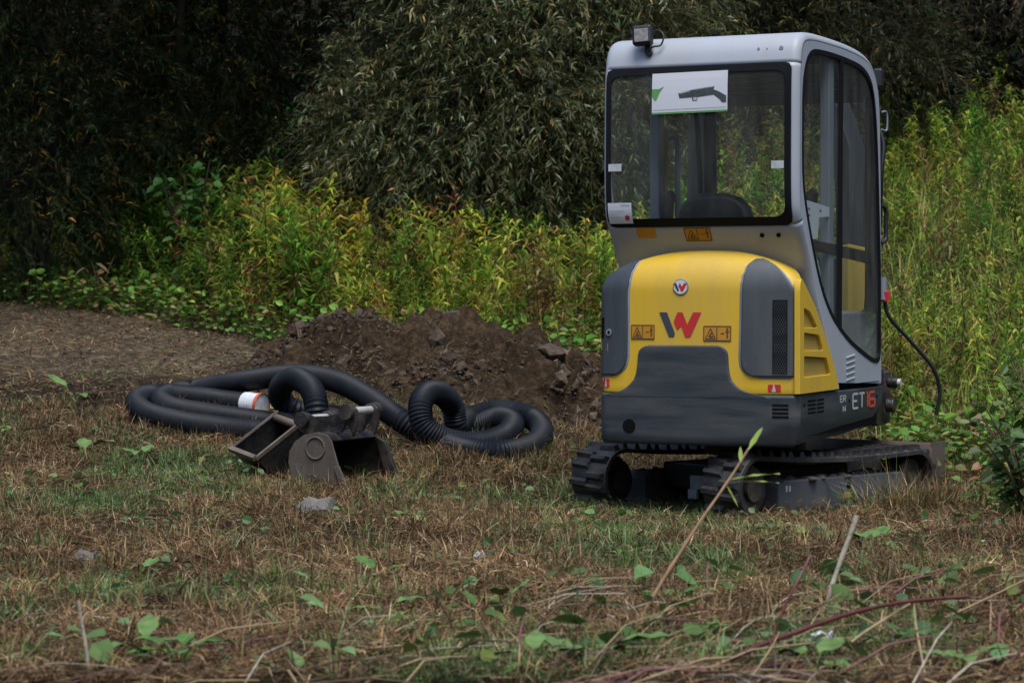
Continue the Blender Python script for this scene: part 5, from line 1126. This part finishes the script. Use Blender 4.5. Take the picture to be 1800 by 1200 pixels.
STRAW = [(.31, .205, .10), (.20, .122, .06), (.085, .048, .028), (.42, .315, .18), (.04, .024, .016)]
GRASSG = [(.075, .15, .03), (.115, .195, .055), (.17, .25, .095), (.24, .29, .15)]
Qs, Cs = [], []
for (n, y0, y1, k) in ((130000, 5.9, 9.0, 1.1), (112000, 9.0, 14.0, 1.25), (50000, 14.0, 21.5, 1.6)):
    x, y = visible_xy(n, y0, y1); ok = ~excluded(x, y) & (RNG.random(n) > bare(x, y) * .85); x, y = x[ok], y[ok]; m = len(x)
    g = RNG.random(m) < green_amt(x, y) * .75 + .04
    el = np.where(g, RNG.uniform(.2, 1.2, m), np.abs(RNG.normal(.12, .32, m))); ln = np.where(g, RNG.uniform(.025, .07, m), RNG.uniform(.04, .16, m)) * k ** .5
    br = .22 + 1.9 * fbm(x, y, .26, 91, 4) ** 1.5
    c = np.where(g[:, None], pal(m, GRASSG, [2, 3, 3, 2]), pal(m, STRAW, [3, 3, 2.2, 1.6, 1.6])) * br[:, None]
    Qs.append(blades(x, y, ln, RNG.uniform(.0022, .0048, m) * k, el, c, z0=gh(x, y) + RNG.uniform(.0, .022, m))); Cs.append(c)
o = quads_obj('dry_grass', np.concatenate(Qs), np.clip(np.concatenate(Cs), .004, .8), M['grass']); tag(o, 'mown brown and green grass and thatch over the whole clearing', 'grass', kind='stuff')
Qs, Cs = [], []
nt_ = 4200; x, y = visible_xy(nt_, 5.9, 15.5); ok = ~excluded(x, y) & (RNG.random(nt_) > bare(x, y) * .9); x, y = x[ok], y[ok]
extra = [(2.02 + .14 * RNG.normal(), 11.75 + .12 * RNG.normal()) for _ in range(45)] + [(1.25 + .41 * c_ + .55 * RNG.uniform(-1, 1) * .3 + .25, 12.28 - .95 + .12 * RNG.normal()) for c_ in RNG.uniform(-2, 1, 40)] + [(1.25 + .707 * (.62 + .05 * RNG.random() + v_), 12.28 + .707 * (v_ - .62) - .04) for v_ in RNG.uniform(-.75, .85, 34)] + [(1.25 + .55 * RNG.uniform(-1, 1), 11.2 + .35 * RNG.uniform(-1, 1)) for _ in range(14)] + [(1.55 + .9 * t, 11.35 + .95 * t - RNG.uniform(.05, .3)) for t in RNG.random(22)] + [(-1.1 + .55 * RNG.uniform(-1, 1), 12.0 + .15 * RNG.uniform(-1, 1)) for _ in range(45)] + [(-.4 + .7 * RNG.uniform(-1, 1), 13.0 + .2 * RNG.uniform(-1, 1)) for _ in range(60)] + [(.35 + .25 * RNG.uniform(-1, 1), 13.3 + .5 * RNG.uniform(-1, 1)) for _ in range(60)]
x = np.r_[x, [e[0] for e in extra]]; y = np.r_[y, [e[1] for e in extra]]
for i in range(len(x)):
    n = RNG.integers(18, 42); gr = float(green_amt(x[i], y[i])); isg = RNG.random() < gr * .7 + .12; tall = i >= len(x) - len(extra) and i < len(x) - len(extra) + 45
    r = RNG.uniform(.02, .06); xx = x[i] + RNG.normal(0, r, n); yy = y[i] + RNG.normal(0, r, n)
    az = np.arctan2(yy - y[i], xx - x[i]) + RNG.normal(0, .6, n); el = RNG.uniform(.5, 1.45, n); ln = RNG.uniform(.05, .14, n) * (1.0 if isg else .9) * RNG.uniform(.45, 1.5) * (2.0 if tall else 1) * (.5 if (abs(x[i] - 1.3) < 1.0 and 10.3 < y[i] < 12.6 and not tall) else 1)
    c = pal(n, GRASSG if isg else STRAW[:4], [2, 3, 3, 2] if isg else [3, 3, 2, 1.5]) * RNG.uniform(.7, 1.25)
    Qs.append(blades(xx, yy, ln, RNG.uniform(.0025, .0048, n), el, c, az=az)); Cs.append(c)
o = quads_obj('grass_tufts', np.concatenate(Qs), np.clip(np.concatenate(Cs), .004, .8), M['grass']); tag(o, 'standing tufts of straw coloured and green grass', 'grass', kind='stuff')
# twigs, crumbs and dead leaves lying in the thatch
Qs, Cs = [], []
n = 9000; x, y = visible_xy(n, 5.9, 20); ok = ~excluded(x, y); x, y = x[ok], y[ok]; n = len(x); ln = RNG.uniform(.012, .04, n)
c = pal(n, [(.05, .035, .025), (.16, .10, .06), (.24, .20, .15), (.30, .27, .22), (.18, .06, .045)], [4, 3, 1.5, .7, .5]); Qs.append(blades(x, y, ln, ln * RNG.uniform(.3, .8, n), np.abs(RNG.normal(.1, .3, n)), c, z0=gh(x, y) + RNG.uniform(.005, .03, n))); Cs.append(c)
n = 5000; x, y = visible_xy(n, 5.9, 14); c = pal(n, [(.10, .065, .04), (.20, .14, .09), (.06, .04, .03)], [2, 1.4, 2]); Qs.append(blades(x, y, RNG.uniform(.08, .28, n), RNG.uniform(.004, .007, n), np.abs(RNG.normal(.05, .12, n)), c, z0=gh(x, y) + RNG.uniform(.01, .035, n))); Cs.append(c)
# leaf scraps on the soil heap
x = RNG.uniform(-1.9, .9, 6500); y = RNG.uniform(14.2, 17.5, 6500); hm_ = mound_h(x, y); ok = hm_ > .02; x, y = x[ok], y[ok]; n = len(x); c = pal(n, [(.16, .11, .07), (.07, .05, .04), (.24, .19, .13), (.10, .12, .03)], [3, 3, 1, .6])
Qs.append(blades(x, y, RNG.uniform(.03, .2, n), RNG.uniform(.004, .009, n), np.abs(RNG.normal(.25, .3, n)), c, z0=gh(x, y) - .02 + mound_h(x, y))); Cs.append(c)
n = 5200; x = RNG.uniform(-6, -.8, n); y = RNG.uniform(15.8, 21.3, n); c = pal(n, [(.20, .14, .08), (.09, .06, .04), (.30, .23, .14), (.10, .13, .04), (.16, .07, .04)], [3, 3, 1.5, 1, 1]); Qs.append(blades(x, y, RNG.uniform(.03, .16, n), RNG.uniform(.005, .014, n), np.abs(RNG.normal(.15, .25, n)), c, z0=gh(x, y) + .01)); Cs.append(c)
o = quads_obj('leaf_litter', np.concatenate(Qs), np.clip(np.concatenate(Cs), .004, .8), M['grass']); tag(o, 'dead leaves, crumbs and bits of straw strewn on the ground', 'litter', kind='stuff')

# ------------------------------------------------------------------ single foreground plants, stems and scraps
def big_leaf(b, base, az, el, ln, wd, fold=.25, sag=.5, mi=0):
    base = Vector(base); n = 7; d = Vector((math.cos(az) * math.cos(el), math.sin(az) * math.cos(el), math.sin(el))); s = Vector((-math.sin(az), math.cos(az), 0)); up = d.cross(s) * -1
    if up.z < 0: up = -up
    L_, C_, R_ = [], [], []
    for i in range(n):
        t = i / (n - 1); w = wd * .5 * math.sin(PI * min(1, t * .93 + .04)) ** .8 * (1 if t < .55 else 1 - .35 * (t - .55) / .45); c = base + d * ln * t + Vector((0, 0, -sag * ln * t * t))
        rip = .06 * wd * math.sin(i * 2.3 + az * 5); C_.append(c - up * fold * w); L_.append(c + s * w + up * rip); R_.append(c - s * w - up * rip)
    fs = []
    for i in range(n - 1): fs += [(i, i + 1, n + i + 1, n + i), (n + i, n + i + 1, 2 * n + i + 1, 2 * n + i)]
    b.raw(L_ + C_ + R_, fs, mi)
M['dock'] = paint('dock_leaf', (.07, .15, .03), .55, var=.4, scale=22, spec=.25)
M['dockp'] = paint('pale_green_leaf', (.115, .195, .055), .55, var=.35, scale=22, spec=.25)
def leaf_plant(px, py, nl, ln, label, mat='dock', seed=0, upright=.5, name='broadleaf_plant', wr=.5):
    p = atg(px, py); rng = random.Random(seed + int(px)); rt = empty(name, (p.x, p.y, gz(p.x, p.y))); tag(rt, label, 'plant')
    a0 = rng.uniform(0, 6)
    for i in range(nl):
        b = MB(); az = a0 + i * 2 * PI / nl + rng.uniform(-.5, .5); el = rng.uniform(.2, .7) + upright * rng.random(); l = 1.55 * ln * rng.uniform(.6, 1.15); st = Vector((math.cos(az) * .35 * l, math.sin(az) * .35 * l, .03 + .45 * l * math.sin(el)))
        b.tube([(0, 0, -.01), tuple(st * .5 + Vector((0, 0, .01))), tuple(st)], [.003, .0025, .002], 5); big_leaf(b, st, az, el * .5, l, l * wr * rng.uniform(.85, 1.15), sag=rng.uniform(.1, .5))
        b.build('leaf', M[mat], rt, smooth=60)
    return rt
leaf_plant(30, 785, 3, .11, 'light green broad leaves at the left edge beside the hose loop', 'dockp', 1)
leaf_plant(150, 822, 3, .11, 'upright pale leaf left of the small bucket', 'dockp', 2, 1.0)
leaf_plant(248, 818, 4, .10, 'low broad leaves just left of the small bucket', 'dockp', 3)
leaf_plant(130, 706, 3, .12, 'grey green leaf clump at the left end of the hose loop', 'dockp', 4)
leaf_plant(145, 890, 2, .09, 'lone green leaf in dry grass at the left', 'dock', 5)
leaf_plant(626, 850, 2, .055, 'small round leaf at the foot of the digging bucket', 'dockp', 6, .8, wr=.9)
leaf_plant(726, 920, 3, .05, 'small round leaves in grass below the hose', 'dockp', 7, wr=.8)
leaf_plant(668, 1030, 3, .07, 'bright leaf pair right of the pink scrap', 'dock', 8)
leaf_plant(676, 1095, 4, .08, 'larger lobed leaves right of the pink scrap, nearer the camera', 'dockp', 9)
leaf_plant(880, 1085, 3, .07, 'round green leaves left of the leaning willow stem', 'dockp', 10, .9, wr=.75)
leaf_plant(910, 985, 4, .05, 'small toothed leaves in front of the left track', 'dock', 11)
leaf_plant(252, 1178, 3, .09, 'broad leaf at the bottom edge near the left corner', 'dockp', 12)
leaf_plant(318, 1188, 5, .075, 'dark green leaf rosette at the bottom left', 'dock', 13)
leaf_plant(1040, 1185, 4, .10, 'large pale leaves at the bottom edge left of the bramble cane', 'dockp', 14)
leaf_plant(935, 1195, 4, .07, 'yellowish leaf clump at the bottom edge in the middle', 'dockp', 15)
leaf_plant(1430, 1192, 4, .08, 'big round leaves under the white scrap', 'dockp', 16, wr=.7)
leaf_plant(1180, 1078, 5, .07, 'green leaf patch at the foot of the leaning willow stem', 'dock', 17)
leaf_plant(1525, 968, 4, .07, 'round green leaves right of the pale stick', 'dockp', 18, 1.1, wr=.75)
leaf_plant(1560, 1165, 4, .08, 'yellow green leaves at the bottom right under the cane', 'dock', 19)
leaf_plant(1690, 1192, 4, .07, 'small leaves in the bottom right corner', 'dockp', 20)
leaf_plant(245, 1020, 3, .06, 'single bent green leaf in the left foreground', 'dockp', 21)
leaf_plant(555, 1045, 2, .085, 'upright narrow leaf beside a red stalk in the foreground', 'dockp', 22, 1.6, wr=.28)
leaf_plant(1240, 1130, 4, .06, 'leaf clump between the pink stem and the willow stem', 'dock', 23)
leaf_plant(1370, 800 + 120, 3, .045, 'pale leaves in front of the right track', 'dockp', 24)
def stem(name, label, pts, r, mat, cat='stem'):
    b = MB(); path = smooth_path(pts, .02); n = len(path); rr_ = np.linspace(r[0], r[1], n) * (1 + .12 * np.sin(np.arange(n) * 1.3)); b.tube(path, list(rr_), 7)
    o = b.build(name, M[mat], smooth=60); tag(o, label, cat); return o
def ground_start(px, py):
    p = atg(px, py); p.z = gz(p.x, p.y) - .02; return p
p0 = ground_start(1112, 1100); dd = p0.y
ws_ = stem('willow_shoot', 'thin leaning tan willow stem with green leaves in front of the tracks', [p0, at(1165, 1020, dd), at(1225, 925, dd + .02), at(1280, 845, dd + .04), at(1318, 785, dd + .05)], (.0075, .0035), 'stemg')
for (px, py, az, el, ln) in ((1316, 790, .9, .9, .10), (1302, 812, 1.9, 1.25, .055), (1284, 842, .15, .22, .155), (1282, 846, -.15, .10, .15), (1276, 850, -.5, -1.0, .075)):
    b = MB(); q = at(px, py, dd + .04); big_leaf(b, q, az * .8, el, ln, ln * .24, sag=.12); b.build('leaf', M['dockl'] if 'dockl' in M else M.setdefault('dockl', paint('fresh_leaf', (.22, .30, .045), .5, var=.15, scale=10)), ws_, smooth=60)
p0 = ground_start(1443, 1095); stem('pale_stick', 'pale bare stick standing upright in front of the right track', [p0, at(1462, 1030, p0.y), at(1485, 965, p0.y + .02), at(1507, 905, p0.y + .03)], (.007, .0085), 'stick', 'stick')
p0 = ground_start(1200, 1205); dd = p0.y
bc = stem('bramble_cane', 'dark red arching bramble cane in the bottom right foreground', [p0, at(1300, 1150, dd + .1), at(1400, 1110, dd + .2), at(1500, 1076, dd + .3), at(1600, 1056, dd + .4), at(1705, 1048, dd + .45)], (.0075, .005), 'bramble', 'cane')
for i in range(22):
    t = (i + .5) / 22; q = Vector(p0).lerp(at(1705, 1048, dd + .45), t)
    path = smooth_path([p0, at(1300, 1150, dd + .1), at(1400, 1110, dd + .2), at(1500, 1076, dd + .3), at(1600, 1056, dd + .4), at(1705, 1048, dd + .45)], .02); q = Vector(path[int(t * (len(path) - 1))]); v = Vector((random.uniform(-1, 1), random.uniform(-1, 1), random.uniform(-1, 1))).normalized()
    b = MB(); b.tube([q, q + v * .011], [.0035, .0006], 5); b.build('thorn', M['bramble'], bc)
p0 = ground_start(1345, 1140); stem('pink_stem', 'pinkish upright stem rising left of the pale stick', [p0, at(1375, 1075, p0.y), at(1400, 1025, p0.y), at(1425, 975, p0.y + .05)], (.006, .003), 'pinkstem')
p0 = ground_start(1560, 1120); stem('dry_stalk', 'long straw coloured stalk leaning out at the right edge', [p0, at(1690, 1072, p0.y + .05), at(1815, 1012, p0.y + .1)], (.0035, .0025), 'straw')
p0 = ground_start(1700, 1145); stem('pink_stem', 'thin red stem at the right edge near the bottom', [p0, at(1755, 1100, p0.y), at(1810, 1050, p0.y)], (.004, .0025), 'bramble')
p0 = ground_start(1100, 1110); stem('dry_stalk', 'thin tan stalk lying left of the pink stem', [p0, at(1160, 1090, p0.y), at(1275, 1068, p0.y + .02)], (.0035, .002), 'straw')
p0 = ground_start(1425, 1190); stem('dry_stalk', 'long pale stalk crossing behind the bramble cane', [p0, at(1500, 1125, p0.y + .1), at(1600, 1060, p0.y + .3)], (.005, .003), 'straw')
p0 = ground_start(905, 1135); stem('twig', 'dark forked twig left of the willow stem', [p0, at(950, 1095, p0.y), at(992, 1056, p0.y + .03)], (.004, .002), 'twig', 'twig')
p0 = ground_start(1285, 1062); stem('green_stem', 'dark green stem leaning behind the pink stem', [p0, at(1330, 1095, p0.y - .1), at(1385, 1125, p0.y - .25)], (.004, .003), 'twig')
p0 = ground_start(671, 935); stem('twig', 'short dark stump of a twig below the digging bucket', [p0, at(670, 905, p0.y), at(674, 880, p0.y)], (.007, .004), 'twig', 'twig')
p0 = ground_start(626, 1045); stem('twig', 'thin black upright twig near the pink scrap', [p0, at(626, 1010, p0.y), at(625, 986, p0.y)], (.0035, .003), 'twig', 'twig')
p0 = ground_start(160, 1205); stem('dry_stalk', 'bent pale stalk near the bottom left corner', [p0, at(150, 1130, p0.y), at(142, 1085, p0.y), at(138, 1055, p0.y)], (.0055, .004), 'stick')
p0 = ground_start(545, 1045); stem('pink_stem', 'short red stalk beside the narrow leaf', [p0, at(548, 1020, p0.y), at(547, 990, p0.y)], (.003, .002), 'bramble')
p0 = ground_start(575, 1050); stem('twig', 'brown slanting twig right of the narrow leaf', [p0, at(588, 1025, p0.y), at(598, 1000, p0.y)], (.005, .003), 'twig', 'twig')
p0 = ground_start(368, 1165); stem('pink_stem', 'red stalk in the bottom left foreground', [p0, at(368, 1150, p0.y), at(373, 1120, p0.y)], (.0035, .0025), 'bramble')
p0 = ground_start(335, 1190); stem('bramble_cane', 'short red cane lying at the bottom left', [p0, at(400, 1175, p0.y), at(470, 1168, p0.y + .1)], (.004, .003), 'bramble', 'cane')
p0 = ground_start(800, 985); stem('dry_stalk', 'long brown stalk lying right of the small round leaves', [p0, at(760, 960, p0.y + .2), at(735, 935, p0.y + .35)], (.0045, .003), 'stemg')
p0 = ground_start(895, 1180); stem('twig', 'pale grey stick lying along the bottom edge', [p0, at(970, 1180, p0.y - .02), at(1080, 1170, p0.y)], (.007, .005), 'stick', 'stick')
def scrap(name, label, px, py, w, h, mat, seed, cat='litter', thick=.012):
    p = atg(px, py); r_ = random.Random(seed); b = MB(); n = 5; vs = []
    for zt in (0, 1):
        for i in range(n):
            for j in range(n): vs.append(((i / (n - 1) - .5) * w * (1 + r_.uniform(-.1, .1)), (j / (n - 1) - .5) * h * (1 + r_.uniform(-.15, .15)), zt * thick + r_.uniform(0, .018) * (1 if thick < .02 else 1.2)))
    fs = []
    for zt in (0, 1):
        o_ = zt * n * n
        for i in range(n - 1):
            for j in range(n - 1): fs.append((o_ + i * n + j, o_ + i * n + j + 1, o_ + (i + 1) * n + j + 1, o_ + (i + 1) * n + j))
    rim = [i for i in range(n)] + [i * n + n - 1 for i in range(1, n)] + [(n - 1) * n + j for j in range(n - 2, -1, -1)] + [i * n for i in range(n - 2, 0, -1)]
    for a, c in zip(rim, rim[1:] + rim[:1]): fs.append((a, c, c + n * n, a + n * n))
    b.raw(vs, fs); o = b.build(name, M[mat], smooth=25); o.location = (p.x, p.y, gz(p.x, p.y) + .012); o.rotation_euler = (r_.uniform(.25, .5), r_.uniform(-.15, .15), r_.uniform(-.6, .6)); tag(o, label, cat); return o
scrap('plastic_scrap', 'crumpled white scrap under the red bramble cane', 1440, 1140, .075, .07, 'litter', 1)
scrap('paper_scrap', 'faded pink scrap lying in the grass in the left foreground', 592, 1066, .045, .05, 'pinklit', 2, thick=.004)
scrap('flat_stone', 'flat grey stone in the grass below the digging bucket', 557, 912, .15, .13, 'stone', 3, 'stone', .035)
scrap('wrapper', 'yellow wrapper on the grass behind the two buckets', 462, 716, .16, .07, 'yellowlit', 4, thick=.006)
scrap('white_stone', 'small whitish stone in the grass at the left', 152, 993, .07, .06, 'stone', 5, 'stone', .02)
scrap('chalk_stone', 'small pale stone in the middle foreground right of the leaves', 846, 996, .035, .035, 'litter', 6, 'stone', .02)
scrap('leaf_scrap', 'pale yellowed leaf heap in front of the left track', 1140, 944, .12, .06, 'yellowlit', 7)

# brushwood: cut stems lying about in the right foreground
b = MB(); rb = random.Random(5)
for i in range(430):
    px = rb.uniform(880, 1860) if rb.random() < .8 else rb.uniform(-40, 900); py = rb.uniform(1040, 1260) if px > 880 else rb.uniform(1090, 1260)
    p = atg(px, py); p.z = gz(p.x, p.y) + rb.uniform(0, .03); a = rb.gauss(.35, .8); ln = rb.uniform(.08, .42); el = abs(rb.gauss(.12, .22)); k = rb.gauss(0, .15)
    d = Vector((math.cos(a) * math.cos(el), math.sin(a) * math.cos(el), math.sin(el))); s2 = Vector((-d.y, d.x, 0))
    q1 = p + d * ln * .5 + s2 * k * ln * .3 + Vector((0, 0, .01)); q2 = p + d * ln + Vector((0, 0, -.3 * math.sin(el) * ln)); rr_ = rb.uniform(.0014, .0038)
    b.tube([p, q1, q2], [rr_, rr_ * .9, rr_ * .5], 5, mi=rb.choice([0, 0, 0, 1, 1, 2, 3]))
tag(b.build('brushwood', [M['twig'], M['straw'], M['pinkstem'], M['stick']], smooth=60), 'loose cut twigs and stalks strewn over the right foreground', 'twigs', kind='stuff')
